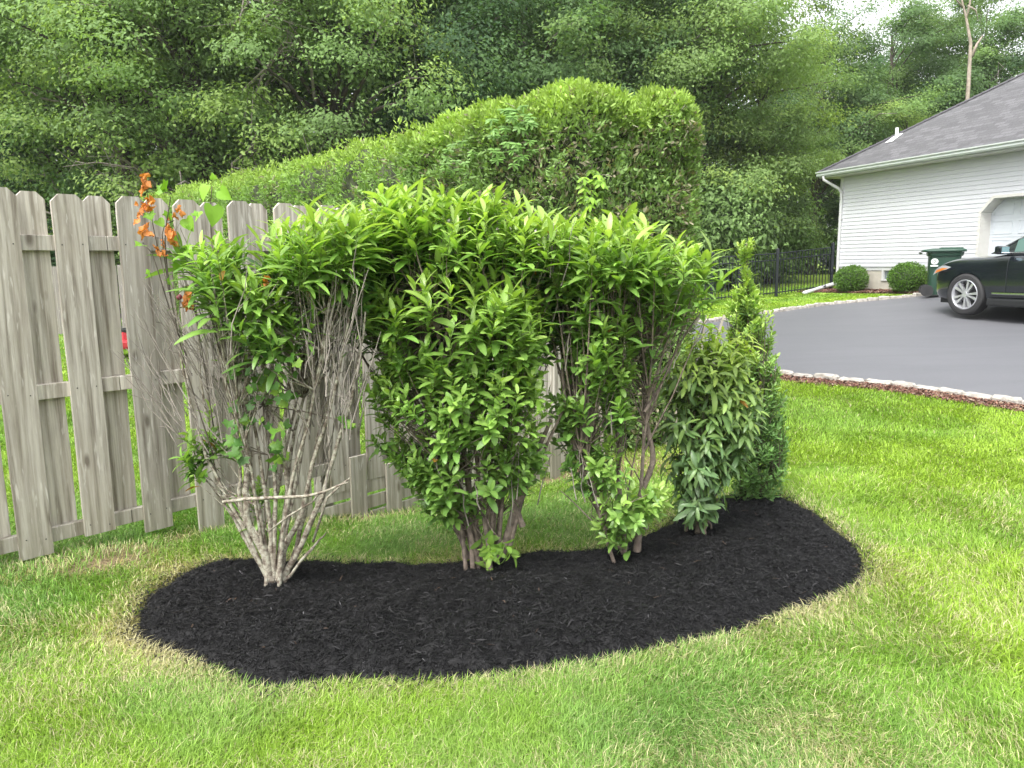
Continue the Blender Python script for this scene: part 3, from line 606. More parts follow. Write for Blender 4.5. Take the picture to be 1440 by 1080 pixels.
def stems_to(mb, base, tips, rng, n_main=10, r0=.016, r1=.003, bow=.12, spread0=.05, taper_pow=1.0, sides=6):
    """main stems from the base, thin branches from those to every tip"""
    tips = np.asarray(tips); idx = rng.choice(len(tips), min(n_main, len(tips)), replace=False); mains = []
    for i in idx:
        e = tips[i]; b0 = base+np.array([*rng.normal(0, spread0, 2), -.06]); d = e-b0; n = 10; pts = []
        ph = rng.uniform(0, 6, 2); 
        for k in range(n):
            t = k/(n-1.); h_ = t**1.25                      # rises first, spreads later
            q = b0+np.array([d[0]*h_, d[1]*h_, d[2]*t])+np.array([math.sin(t*7+ph[0]), math.cos(t*6+ph[1]), 0])*bow*.12*math.sin(t*3.1)
            pts.append(q+rng.normal(0, .004, 3))
        rad = [r0*(1-t)**.8*rng.uniform(.9, 1.1)+r1 for t in np.linspace(0, 1, n)]
        s_ = rng.uniform(.7, 1.15); rad = [r*s_ for r in rad]; mb.tube(pts, rad, sides, cap=False); mains.append(np.array(pts))
    AM = np.concatenate([m_[2:-1] for m_ in mains]); 
    for i in range(len(tips)):
        if i in idx: continue
        e = tips[i]; cand = AM[AM[:, 2] < e[2]-.06]
        if len(cand) == 0: cand = AM
        dist = np.linalg.norm((cand-e)*np.array([1, 1, .55]), axis=1); j = rng.choice(np.argsort(dist)[:6]); s_ = cand[j]; d = e-s_
        mid = s_+d*.5+np.array([0, 0, -.08*np.linalg.norm(d[:2])])+rng.normal(0, .015, 3)
        L_ = np.linalg.norm(d); rb = min(.007, r1+.006*L_); q1 = s_*.56+mid*.38+e*.06; q3 = s_*.06+mid*.38+e*.56
        mb.tube([s_, q1, mid, q3, e], [rb, rb*.8, rb*.65, rb*.5, r1*.7], 4, cap=False)
    return mains

OLD_SHADED = np.array([.075, .17, .045]); NEW = np.array([.31, .46, .10]); MIDG = np.array([.195, .36, .072])  # darkest green: old leaves, and the painted shade of rear crown leaves
LAUREL = 'cherry laurel shrubs in the mulch bed'
def laurel(name, label, base_px, Yb, blobs, seed, L=.125, W=.037, stemmat='lichen', main=12, r0=.017, nl=11, extra=None, spread0=.05, bowl=.12, cat='shrub', scale_top=True, leaf_kw=None, ztips=None):
    rg = np.random.default_rng(seed); base = G0(*base_px, .045); Yb = base[1]; base[2] = h1(base[0], base[1])+.05
    root = empty(name, base, label, cat, LAUREL); parts = []; tips_all = []; O = base; AXS = []
    for bl in blobs:
        pts, v = blob_points(rg, bl, Yb); newf = bl[8] if len(bl) > 8 else .4
        gz = H(pts[:, 0], pts[:, 1])+.10; k = pts[:, 2] > gz; pts = pts[k]; v = v[k]
        n = len(pts); out = pts-(base+np.array([0, 0, .3])); d = unit(np.array([0, 0, 1.])*(.6+.5*sstep(1.0, 1.5, pts[:, 2]))[:, None]+unit(out)*.55+v*.35+rg.normal(0, .22, (n, 3)))
        tl = rg.uniform(.07, .17, n)+.10*sstep(1.3, 1.6, pts[:, 2])*rg.random(n); zt = (pts[:, 2]); LS = 1.0 if cat == 'none' or not scale_top else (.70+.55*sstep(1.0, 1.35, zt)); kw = dict(leaf_kw or {})
        up = sstep(-.8, .9, v[:, 2]); nf = newf*(.35+.9*up)
        tn = kw.pop('tone', (OLD_SHADED*(1-min(1, newf))+MIDG*min(1, newf), NEW)); parts.append(shoot_leaves(pts-O, d, tl, nl, L*LS, W*(.86+.14*LS), rg, tn, nf, dead=.004, **kw)); tips_all.append(pts-d*tl[:, None]*.9); AXS.append((pts-d*tl[:, None]*.92-O, pts-O))
        ends = pts
        mbx = MB() if False else None
    T = np.concatenate(tips_all)-O
    mb = MB(); mains = stems_to(mb, np.zeros(3), T, rg, main, r0, .0022, bowl, spread0)
    # shoot axes carrying the leaves
    for bl_t, bl_p in [(T, None)]: pass
    tb = MB()
    if extra: extra(mb, rg, mains, O, tb); mb.cur = 1; mb.add(tb.v, tb.f)
    mb.build('stems', [M[stemmat], M['twig']], root, smooth=True)
    ma = MB()
    for a_, b_ in AXS:
        for p_, q_ in zip(a_, b_): ma.tube([p_, (p_+q_)/2, q_], [.0026, .002, .0012], 4, cap=False)
    parts.append((np.array(ma.v), np.array(ma.f), np.tile([.17, .24, .06], (len(ma.v), 1))))
    V, Q, C = merge(parts); npmesh('foliage', V, Q, col=C, mat=M['leaf'], smooth=True, parent=root)
    return root, mains, O

# twig thickets (bare, grey)
def twigs(mb, rg, O, n, xr, yr, Yb, dY, lean, Lr=(.18, .5), r=.0022):
    for i in range(n):
        x = rg.uniform(*xr); y = rg.uniform(*yr); p = P(x, y, Yb+rg.normal(dY, .13))-O
        L_ = rg.uniform(*Lr); d = unit(np.array([lean(x)+rg.normal(0, .12), rg.normal(0, .15), 1.])); q = p+d*L_
        k = unit(rg.normal(size=3))*L_*.06
        mb.tube([p, p+d*L_*.35+k, p+d*L_*.7-k*.6, q], [r*1.5, r*1.2, r, r*.5], 4, cap=False)
        for j in range(rg.integers(1, 4)):
            s_ = p+d*L_*rg.uniform(.3, .9); e = s_+unit(d+rg.normal(0, .45, 3))*L_*rg.uniform(.12, .3); mb.tube([s_, (s_+e)/2+rg.normal(0, .006, 3), e], [r*.9, r*.7, r*.4], 3, cap=False)
def extraA(mb, rg, mains, O, tb):
    YA = O[1]
    # heavy lichened stems traced by eye from the left shrub
    S_ = [([(385,822),(372,780),(350,735),(345,690),(350,640),(345,560),(355,470)], 0.0234, 0), ([(392,822),(398,760),(405,700),(400,620),(408,520),(415,430)], 0.0156, .05),
      ([(388,815),(400,770),(425,720),(440,650),(468,560),(490,450)], 0.0164, -.03), ([(390,812),(425,765),(452,700),(470,640),(492,560),(515,440)], 0.0156, .02),
      ([(395,815),(418,770),(432,700),(446,620),(462,560),(470,480)], 0.0125, .08), ([(380,815),(352,760),(318,700),(290,640),(266,560),(250,460),(242,380)], 0.0109, .0),
      ([(380,812),(340,748),(310,690),(292,600),(280,500),(276,420)], 0.0094, .08), ([(384,815),(365,720),(330,600),(310,500),(300,400)], 0.0109, .12),
      ([(388,812),(385,700),(378,600),(372,500),(368,400)], 0.0117, .1), ([(390,812),(412,700),(430,600),(440,500),(436,400)], .012, .14), ([(386,805),(372,680),(350,560),(332,440),(330,380)], .011, .02),
      ([(348,728),(336,700),(338,660),(330,600)], .013, -.03), ([(392,812),(440,770),(458,748)], .009, -.05)]
    for pp, r, dy in S_:
        n = len(pp); pts = [P(x, y, YA+dy*k/(n-1))-O for k, (x, y) in enumerate(pp)]; pts[0][2] -= .04; pts = smooth_line(pts, 3)
        m_ = len(pts); mb.tube([p+rg.normal(0, .003, 3) for p in pts], [r*(1-.72*k/(m_-1))*rg.uniform(.88, 1.14) for k in range(m_)], 8, cap=False)
    # cut branch lying across the stems and one rising below it
    q = [(313,706),(345,702),(380,700),(430,698),(455,692),(478,682),(490,678)]; mb.tube([P(x, y, YA-.16)-O for x, y in q], [.007, .0085, .0075, .007, .006, .005, .003], 6)
    q = [(378,747),(405,726),(440,705),(452,690)]; mb.tube([P(x, y, YA-.14)-O for x, y in q], [.004, .0045, .005, .004], 5)
    q = [(440,762),(460,700),(482,680),(492,672)]; mb.tube([P(x, y, YA-.05)-O for x, y in q], [.006, .006, .005, .003], 5)
    ln = lambda x: (x-385)/1500.
    twigs(tb, rg, O, 46, (245, 340), (470, 640), YA, .05, lambda x: (x-420)/330., (.2, .5))
    twigs(tb, rg, O, 80, (430, 510), (440, 620), YA, .05, lambda x: (x-420)/500., (.18, .42))
    twigs(tb, rg, O, 60, (290, 460), (480, 700), YA, .08, lambda x: (x-385)/400., (.15, .4))
    twigs(tb, rg, O, 12, (250, 300), (400, 500), YA, .05, lambda x: -.35, (.15, .3))
# blob: cx, cy, rx, ry, dY, depth radius, count, shell, newness (near zero on rear blobs: shade painted into their leaves)
laurel('laurel_shrub', 'leftmost laurel, mostly bare lichen-covered grey stems with leaves only on top', (385, 824), 0,
  [(385,352,115,34,0,.28,29,.4,.7),(455,338,68,38,.08,.28,28,.4,.85),(450,385,80,38,.25,.22,58,.2,.05),(330,390,60,38,.05,.22,20,.3,.4),(305,350,50,22,.1,.15,12,.3,.4),(335,415,50,34,-.12,.12,14,.3,.7),(385,450,60,36,-.05,.2,20,.3,.5),(350,520,30,40,.1,.1,7,.3,.2),(500,330,40,30,.1,.2,24,.4,.9),(290,600,22,40,.02,.05,5,.2,.5),
   (268,640,12,48,0,.05,7,.2,.4),(470,400,50,50,.15,.2,20,.3,.1),(350,700,30,40,.1,.1,5,.3,.5)], 11, L=.135, W=.032, main=5, r0=.009, extra=extraA, leaf_kw=dict(spread=(1.05,.35), curl=(.5,1.2)), nl=11, spread0=.02)
def extraB(mb, rg, mains, O, tb):
    Y_ = O[1]
    for pp, r in [([(660,785),(640,740),(615,690),(590,630)], .014), ([(672,785),(664,720),(655,660),(640,560)], .020), ([(690,785),(692,720),(690,640),(700,540)], .013), ([(705,782),(725,715),(745,660),(775,590)], .022), ([(715,775),(735,700),(762,640),(800,560)], .014), ([(668,785),(668,745),(672,700)], .024), ([(700,785),(705,720),(712,660)], .014),([(652,760),(650,700),(648,640)],.014),([(735,740),(722,700),(715,640)],.018)]:
        mb.tube(smooth_line([P(x, y, Y_+.03)-O for x, y in pp], 3), list(np.linspace(r, r*.4, (len(pp)-1)*3+1)), 7, cap=False)
    twigs(tb, rg, O, 30, (600, 760), (560, 760), Y_, .05, lambda x: (x-690)/300., (.12, .35))
    twigs(tb, rg, O, 24, (700, 800), (380, 560), Y_, .1, lambda x: 0.05, (.15, .35))
laurel('laurel_shrub', 'dense bright green laurel, second from the left, leafy almost down to the mulch', (682, 786), 0,
  [(640,460,128,85,0,.32,150,.55,.7),(640,540,130,60,-.05,.30,95,.5,.65),(605,600,88,60,-.03,.25,48,.5,.55),(690,560,85,80,-.05,.28,62,.5,.7),(715,470,70,60,0,.25,50,.4,.6),(650,660,80,50,-.05,.2,34,.4,.45),(610,690,40,30,-.05,.12,10,.3,.4),(720,650,55,45,0,.18,18,.3,.45),
   (640,320,125,34,.12,.32,100,.5,1.0),(560,320,60,34,.12,.26,36,.4,.95),(745,328,70,28,.15,.30,36,.45,.95),(600,375,140,40,.26,.28,170,.2,.0),(505,380,62,50,.30,.25,95,.2,.0),(730,385,95,42,.28,.25,110,.2,.05),(590,440,130,50,.28,.22,80,.2,.0),(750,440,60,50,.25,.2,45,.2,.1),(700,778,26,9,-.12,.05,5,.2,1.),(560,283,34,16,.1,.15,12,.3,1.05),(620,290,40,14,.1,.15,12,.3,1.05),(690,292,40,14,.1,.15,12,.3,1.05),(590,640,50,50,-.05,.15,24,.4,.5),(618,695,34,30,-.06,.12,13,.3,.5),(735,620,40,40,-.03,.15,12,.4,.5),(540,470,30,90,0,.2,26,.4,.4)], 22, L=.122, W=.036, main=10, r0=.013, stemmat='stem', extra=extraB, leaf_kw=dict(spread=(1.05,.38), curl=(.4,1.1)))
def extraC(mb, rg, mains, O, tb):
    Y_ = O[1]
    for pp, r, dy in [([(908,745),(900,700),(918,650),(912,610),(906,570),(908,500),(925,440),(945,400)], .019, .30), ([(906,580),(930,540),(958,480),(985,440)], .009, .3), ([(908,520),(890,470),(880,430)], .008, .3), ([(915,500),(930,450),(930,400)], .008, .3), ([(908,555),(895,540),(900,500)], .005, .3),
        ([(870,770),(845,715),(820,660),(800,600),(790,520)], .018, .02), ([(875,772),(850,700),(838,640),(830,560)], .016, .05), ([(880,772),(872,700),(868,600),(862,500)], .014, .1), ([(895,775),(900,720),(895,700)], .02, .0), ([(872,765),(885,680),(900,600)], .006, .2), ([(868,768),(830,730),(800,700),(788,690)], .005, -.02)]:
        n = len(pp); pts = smooth_line([P(x, y, Y_+dy*min(1, .3+k/(n-1.)))-O for k, (x, y) in enumerate(pp)], 3); mb.tube(pts, list(np.linspace(r, r*.4, len(pts))), 7, cap=False)
    twigs(tb, rg, O, 26, (880, 990), (420, 560), Y_, .3, lambda x: (x-910)/200., (.1, .28), .0018)
    twigs(tb, rg, O, 24, (790, 880), (520, 720), Y_, .05, lambda x: (x-870)/300., (.12, .3))
laurel('laurel_shrub', 'tall open laurel with a crooked trunk, right of the dense bright one', (880, 778), 0,
  [(845,352,110,38,.1,.32,70,.5,.85),(845,318,36,12,.1,.15,6,.3,1.),(955,385,60,42,.15,.25,28,.4,.7),(830,420,70,50,.1,.28,38,.5,.5),(830,392,85,38,.28,.25,40,.2,.1),(915,430,50,40,.2,.2,24,.3,.4),(835,480,50,50,.05,.22,38,.4,.55),(820,560,50,50,.05,.2,30,.4,.4),(870,540,28,60,.0,.15,16,.3,.5),
   (820,640,30,40,.0,.12,12,.3,.25),(885,715,46,40,-.06,.14,19,.3,.5),(850,650,34,40,-.04,.12,14,.3,.5),(925,705,18,24,-.05,.08,8,.3,.7),(858,752,22,16,-.06,.08,5,.3,.4),(800,430,40,60,.1,.2,26,.4,.5),(800,590,30,50,.05,.12,12,.3,.4),(900,480,30,40,.15,.1,6,.3,.4)], 33, L=.122, W=.036, main=5, r0=.010, extra=extraC, stemmat='stem', leaf_kw=dict(spread=(1.05,.38), curl=(.4,1.1)))
laurel('laurel_shrub', 'short laurel with long narrow drooping leaves beside the conical evergreen', (985, 742), 0,
  [(985,530,55,50,0,.24,50,.4,.5),(1010,492,55,32,.02,.22,40,.4,1.0),(990,590,62,50,0,.25,50,.4,.2),(1035,560,38,55,.03,.18,32,.4,.4),(975,650,50,40,-.02,.22,38,.4,.05),(1020,640,36,40,0,.18,20,.4,.1),(985,700,40,28,-.02,.16,22,.3,.0)],
  44, L=.125, W=.030, stemmat='bark', main=7, r0=.012, nl=10, scale_top=False, leaf_kw=dict(spread=(1.15, .7), curl=(.5, 1.4), droop=.42, tone=(np.array([.12,.21,.085]), np.array([.36,.48,.075]))))

# conical broadleaf evergreen at the right end
def conical():
    rg = np.random.default_rng(5); base = G0(1053, 694, .03); O = base.copy(); O[2] = h1(O[0], O[1])+.04; Y_ = O[1]
    root = empty('conical_evergreen', O, 'slim cone shaped small-leaved evergreen with a leafy spire, at the right end of the mulch', 'shrub')
    rows = [(343,11,9),(360,3,2),(374,3,2),(386,5,3),(398,10,6),(410,19,14),(430,26,24),(450,32,32),(475,36,40),(500,40,46),(530,43,48),(560,45,50),(590,46,52),(620,46,50),(650,45,48),(675,38,34)]
    tips = []; vv2 = []; new = []
    for y, rx, n in rows:
        rx *= rg.uniform(.85, 1.18)
        cx = 1048+(y-345)*.05
        for k in range(int(n*1.5)):
            a = rg.uniform(0, 2*np.pi); r = math.sqrt(rg.uniform(.25, 1)); c = P(cx, y+rg.uniform(-10, 10), Y_); mm = Y_/FPX
            tips.append(c+np.array([math.cos(a)*r*rx*mm, math.sin(a)*r*rx*mm, 0])); vv2.append([math.cos(a)*.45, math.sin(a)*.45, 1]); new.append(.95 if y < 400 else np.clip(.75-(y-400)/260., .0, .75))
    tips = np.array(tips)-O; vv2 = np.array(vv2)+rg.normal(0, .2, (len(tips), 3)); new = np.array(new)
    part = shoot_leaves(tips, vv2, rg.uniform(.06, .14, len(tips)), 12, .054, .022, rg, (np.array([.15, .28, .09]), np.array([.36, .49, .09])), new, spread=(1.1, .5), curl=(-.1, .5))
    mb = MB(); stems_to(mb, np.zeros(3), tips[tips[:, 2] < P(1050, 430, Y_)[2]-O[2]], rg, 8, .012, .0015, .05, .02)
    mb.tube([np.array([0, 0, -.05]), P(1054, 560, Y_)-O, P(1052, 430, Y_)-O, P(1050, 342, Y_)-O], [.018, .012, .006, .003], 6)
    mb.build('stems', M['bark'], root, smooth=True); npmesh('foliage', *part[:2], col=part[2], mat=M['holly'], smooth=True, parent=root)
conical()

# lobed-leaf vine inside the left shrub
def lobed(p, a, nrm, size, col):
    """vine leaf: 5-lobed fan, n leaves"""
    n = len(p); a = unit(a); b = unit(np.cross(a, nrm)); u = np.cross(b, a)
    prof = [(0,0),(.18,-.12),(.5,-.15),(.42,.12),(.62,.38),(.34,.45),(.25,.62),(.06,.72),(0,1.0),(-.06,.72),(-.25,.62),(-.34,.45),(-.62,.38),(-.42,.12),(-.5,-.15),(-.18,-.12)]
    K = len(prof); V = np.empty((n, K+1, 3))
    for k, (x, y) in enumerate(prof): V[:, k] = p+(b*x*1.1+a*y+u*(abs(x)*.35-.25*y*y+.05*math.sin(k*2.3)))*size[:, None]
    V[:, K] = p+(a*.3)*size[:, None]; T = np.array([(k, (k+1) % K, K) for k in range(K)]); T = (np.arange(n)[:, None, None]*(K+1)+T[None]).reshape(-1, 3)
    return V.reshape(-1, 3), T, np.repeat(col, K+1, 0)
def trimesh(name, V, T, C, mat, parent): return npmesh(name, V, None, T, col=C, mat=mat, parent=parent, smooth=False)
def vine_lobed(name, label, spots, Y_, stem, size, colr, seed, group=None):
    rg = np.random.default_rng(seed); O = P(*stem[0], Y_); root = empty(name, O, label, 'vine', group); mb = MB()
    mb.tube(smooth_line([P(x, y, Y_)-O for x, y in stem], 4), .0028, 5); ps = []
    for (cx, cy, rx, ry, n) in spots:
        for i in range(n):
            p = P(cx+rg.normal(0, rx*.5), cy+rg.normal(0, ry*.5), Y_-.10+rg.normal(0, .05)); ps.append(p-O)
    ps = np.array(ps); n = len(ps); st_ = np.array([P(x, y, Y_)-O for x, y in stem])
    for p in ps: s_ = st_[np.argmin(np.linalg.norm(st_-p, axis=1))]; mb.tube([s_, (s_+p)/2+np.array([0, 0, .01]), p], .0014, 3, cap=False)
    a = unit(np.stack([rg.normal(0, .7, n), -np.abs(rg.normal(.3, .3, n)), rg.normal(-.5, .5, n)], 1)); nr = unit(np.stack([rg.normal(0, .35, n), -.7+rg.normal(0, .2, n), .6+rg.normal(0, .2, n)], 1))
    c = np.array(colr)[rg.integers(0, len(colr), n)]*rg.uniform(.8, 1.2, n)[:, None]; V, T, C = lobed(ps, a, nr, size*rg.uniform(.7, 1.25, n), c)
    mb.build('stem', M['bark'], root, smooth=True); trimesh('foliage', V, T, C, M['holly'], root); return root
vine_lobed('wild_vine', 'wild vine with lobed bright green leaves climbing inside the leftmost laurel', [(375,560,50,55,24),(365,520,60,40,10),(400,490,40,30,8),(340,580,20,60,10),(385,640,25,40,10),(320,620,12,12,3),(335,640,14,14,4),(490,590,8,10,3),(360,500,40,20,8)], 3.38,
  [(385,815),(372,720),(378,640),(370,570),(385,500)], .044, [(.10,.22,.03),(.20,.34,.05),(.06,.15,.03),(.08,.19,.03),(.05,.12,.025),(.07,.16,.02)], 6)

# orange withered vine at the left, bright heart shaped sapling
def withered():
    rg = np.random.default_rng(9); Y_ = 3.30; O = P(268, 640, Y_); root = empty('withered_vine', O, 'thin dark vine with hanging orange withered leaves, rising above the fence top', 'vine'); mb = MB()
    for st in ([(300,640),(262,520),(240,420),(222,350),(212,300),(203,250)], [(240,420),(232,340),(238,290),(240,276)], [(262,500),(240,440),(215,360),(200,345)], [(300,600),(285,500),(268,400)], [(240,420),(228,330),(245,310)]):
        mb.tube(smooth_line([P(x, y, Y_+rg.normal(0, .02))-O for x, y in st], 4), list(np.linspace(.0035, .0015, (len(st)-1)*4+1)), 5)
    ps, cc, aa, sz = [], [], [], []
    for (x, y, n, s_) in [(203,256,9,.05),(205,288,10,.055),(207,325,9,.055),(240,333,9,.06),(248,302,5,.05),(226,354,7,.04),(265,420,8,.065),(198,292,4,.03),(345,405,3,.04),(430,408,1,.04),(372,398,3,.05)]:
        for i in range(n): ps.append(P(x+rg.normal(0, 3.5), y+rg.normal(-4, 5), Y_+rg.normal(0, .012))-O); aa.append([rg.normal(0, .35), rg.normal(0, .35), -1 if rg.random() < .85 else .8]); sz.append(s_*rg.uniform(.7, 1.1)); cc.append(np.array([.62, .24, .07])*rg.uniform(.7, 1.15))
    n = len(ps); nr = unit(rg.normal(size=(n, 3))+np.array([0, -.8, 0])); sz = np.array(sz)
    V, Q, C = leaves(np.array(ps), unit(np.array(aa)), nr, sz*.82, sz*.46, rg.uniform(-1.6, 1.6, n), np.array(cc), fold=.5)
    mb.build('stem', M['darkbark'], root, smooth=True); V = V+rg.normal(0, .0028, V.shape); npmesh('withered_leaves', V, Q, col=C, mat=M['holly'], parent=root, smooth=True)
    ps = []; 
    for (x, y) in [(200,345),(210,380),(250,360),(235,262),(222,268),(252,372),(262,352),(238,300),(272,300),(210,300),(240,400),(262,318)]: ps.append(P(x, y, Y_)-O)
    n = len(ps); V, T, C = lobed(np.array(ps), unit(rg.normal(size=(n, 3))+np.array([0, -.4, -.4])), unit(rg.normal(0, .4, (n, 3))+np.array([0, -.8, .5])), rg.uniform(.025, .05, n), np.tile([.16, .33, .03], (n, 1)))
    trimesh('green_leaves', V, T, C, M['holly'], root)
    bm = MB(); c = P(252, 418, Y_)-O; 
    ic = bmesh.new(); bmesh.ops.create_icosphere(ic, subdivisions=2, radius=.013)
    bm.add([c+np.array(v.co) for v in ic.verts], [[v.index for v in f.verts] for f in ic.faces]); ic.free(); bm.build('bud', pmat('wine_bud', (.16, .03, .05), .5), root, smooth=True)
withered()
def heart_sapling():
    rg = np.random.default_rng(4); Y_ = 3.35; O = P(330, 520, Y_); root = empty('sapling', O, 'young sapling with large pale heart shaped leaves above the leftmost laurel', 'sapling'); mb = MB()
    mb.tube(smooth_line([P(x, y, Y_)-O for x, y in [(330,520),(318,440),(300,360),(296,300),(298,262)]], 4), list(np.linspace(.004, .0018, 17)), 5)
    prof = [(0,0),(.22,-.13),(.45,-.05),(.55,.2),(.46,.5),(.24,.8),(0,1.08),(-.24,.8),(-.46,.5),(-.55,.2),(-.45,-.05),(-.22,-.13)]
    V, F, C = [], [], []
    for (x, y, s_, ax_, az_) in [(292,262,.075,-.4,-.9),(299,290,.10,.1,-1),(310,268,.07,.8,-.7),(262,308,.07,.5,-.9),(285,300,.055,-.7,-.6),(222,310,.05,.6,-.5),(300,252,.03,0,1),(305,330,.06,.6,-.8)]:
        p = P(x, y, Y_-.02)-O; a = unit(np.array([ax_, -.3, az_])); s_ *= .82; nr = unit(np.array([rg.normal(0, .5), -.7, .6])); b = unit(np.cross(a, nr)); u = np.cross(b, a); k0 = len(V)
        for (px, py) in prof: V.append(p+(b*px+a*py+u*(abs(px)*.3-.18*py*py))*s_)
        V.append(p+a*.35*s_); m_ = len(prof); F += [(k0+i, k0+(i+1) % m_, k0+m_) for i in range(m_)]; C += [np.array([.22, .42, .04])*rg.uniform(.85, 1.1)]*(m_+1)
    mb.build('stem', M['bark'], root, smooth=True); trimesh('foliage', np.array(V), np.array(F), np.array(C), M['holly'], root)
heart_sapling()

# ------------------------------------------------------------------ wooden fence
FROT = math.atan2(FD[1], FD[0])
fence = empty('wooden_fence', FP(1.0, 0, h1(*FP(1, 0)[:2])), 'weathered grey shadowbox fence of dog-eared boards behind the shrubs', 'fence')
fz = fence.location.z; FO = np.array(fence.location)
def picket_mesh(h, wdt, rn):
    mb = MB(); t = .019; c = .035; w2 = wdt/2; n = 8
    prof = [(-w2, 0), (w2, 0)]+[(w2+rn.uniform(-.0018, .0018), h*k/n) for k in range(1, n)]+[(w2, h-c), (w2-c, h), (-w2+c, h), (-w2, h-c)]+[(-w2+rn.uniform(-.0018, .0018), h*k/n) for k in range(n-1, 0, -1)]
    m_ = len(prof); cup = rn.uniform(-.003, .003)
    mb.add([(x, -t/2, z) for x, z in prof]+[(x, t/2, z) for x, z in prof], [tuple(range(m_)), tuple(range(m_, 2*m_))[::-1]]+[(i, m_+i, m_+(i+1) % m_, (i+1) % m_) for i in range(m_)])
    return mb
rn = random.Random(12)
def picket(s, n, z0, z1, wdt=.145, tilt=0, name='picket', yaw=0):
    mb = picket_mesh(z1-z0, wdt, rn); mb.cur = 1
    if n == 0.0:
        for zc in (1.618, .912, .203):
            for dx in (-.045, .045): mb.box((dx+rn.uniform(-.006, .006), -.0098, zc-z0+rn.uniform(-.012, .012)), (.005, .003, .005)); mb.box((dx+rn.uniform(-.006, .006), .0098, zc-z0+rn.uniform(-.012, .012)), (.005, .003, .005))
    o = mb.build(name, [M['fence'], M['black']], fence); o.location = FP(s, n, z0)-FO; o.rotation_euler = (rn.uniform(-.006, .006), tilt, FROT+yaw); return o
pitch = .2935; s0 = 1.375
fb = {0: .119, 1: .16, 2: .10, 3: .01}          # bottoms of the first boards, as in the photo
for k in range(-7, 14):
    s = s0-pitch+k*pitch; top = 1.855+rn.uniform(-.008, .008); zb = fb.get(k, .13 if k < 0 else None)
    if zb is None: zb = h1(*FP(s, 0)[:2])-.01 if k < 6 else .06+rn.uniform(-.03, .05)
    picket(s, 0.0, zb, top, tilt=rn.uniform(-.004, .004))
for k in range(-7, 14):
    s = s0-pitch*1.5+k*pitch-.004; top = 1.85+rn.uniform(-.008, .008); picket(s, -.058, {-1: .2, 0: .18, 1: .19, 2: .17}.get(k, .16), top, .130, tilt=rn.uniform(-.004, .004))
for zc in (1.618, .912, .203):
    mb = MB(); s_ = -.9
    while s_ < 5.2:
        e = min(s_+2.44, 5.25); c = (s_+e)/2; ax = np.array([[FD[0], FD[1], 0], [-FD[1], FD[0], 0], [0, 0, 1]]); mb.box(FP(c, -.029, zc)-FO, (e-s_-.004, .038, .072), ax, bev=.003); s_ = e
    ob = mb.build('rail', M['fence'], fence)
for s_ in (.35, 2.79, 5.2):
    mb = MB(); ax = np.array([[FD[0], FD[1], 0], [-FD[1], FD[0], 0], [0, 0, 1]]); zt = 1.70; zb = h1(*FP(s_, -.12)[:2])-.1; mb.box(FP(s_, -.115, (zt+zb)/2)-FO, (.089, .089, zt-zb), ax, bev=.004); mb.build('post', M['fence'], fence)
# skirt boards closing the gap under the fence where the ground drops
for s_, z1 in [(2.97, .254), (3.265, .15), (3.56, .12), (3.86, .14), (4.15, .10), (4.45, .08), (4.765, .05), (5.05, .04)]:
    zb = h1(*FP(s_, .02)[:2])-.03
    if z1-zb < .06: continue
    mb = MB(); ax = np.array([[FD[0], FD[1], 0], [-FD[1], FD[0], 0], [0, 0, 1]]); mb.box((0, 0, (z1-zb)/2), (.125, .019, z1-zb), None, bev=.002); o = mb.build('skirt_board', M['fence'], fence); o.location = FP(s_, .022, zb)-FO; o.rotation_euler = (0, rn.uniform(-.01, .01), FROT)
mb = MB()
for zc in (-.20, -.09, .02):
    mb.box(FP(4.0, -.004+.0, zc-.0)-FO+np.array([0, 0, 0]), (2.6, .018, .085), np.array([[FD[0], FD[1], 0], [-FD[1], FD[0], 0], [0, 0, 1]]))
mb.build('kick_board', M['fence'], fence)
# far fence and mower in the neighbour's yard, seen through the gaps
far = empty('grey_board_fence', (-9.4, 16, .1), 'far grey plank fence in the neighbouring yard, glimpsed through the board gaps', 'fence'); mb = MB()
for k in range(60): mb.box((-9+k*.2-.0, .1*math.sin(k*1.7)*.1, .72), (.185, .02, 1.44+.02*math.sin(k*5)), None)
mb.build('boards', M['fence2'], far)
mb = MB(); mb.box((-3, .05, .4), (12, .04, .09)); mb.box((-3, .05, 1.2), (12, .04, .09)); mb.build('rail', M['fence2'], far)
mp = P(172, 452, 12.5); mw = empty('lawn_mower', (mp[0], mp[1], h1(mp[0], mp[1])), 'small red and black push mower glimpsed between two fence boards', 'mower', rz=.4)
mb = MB(); mb.box((0, 0, .22), (.52, .5, .14), bev=.04); mb.tube([(0, 0, .28), (0, 0, .42)], [.13, .11], 12); mb.build('deck', M['red'], mw)
mb = MB(); mb.box((0, 0, .44), (.24, .22, .07), bev=.02); mb.tube([(.22, -.2, .25), (.75, -.2, .9), (.78, 0, .95), (.75, .2, .9), (.22, .2, .25)], .014, 6); mb.build('engine_and_handle', M['black'], mw)
for sx in (-.2, .22):
    for sy in (-.27, .27): mb = MB(); mb.tube([(sx, sy-.02, .11), (sx, sy+.02, .11)], .10, 14); mb.build('wheel', M['tyre'], mw)

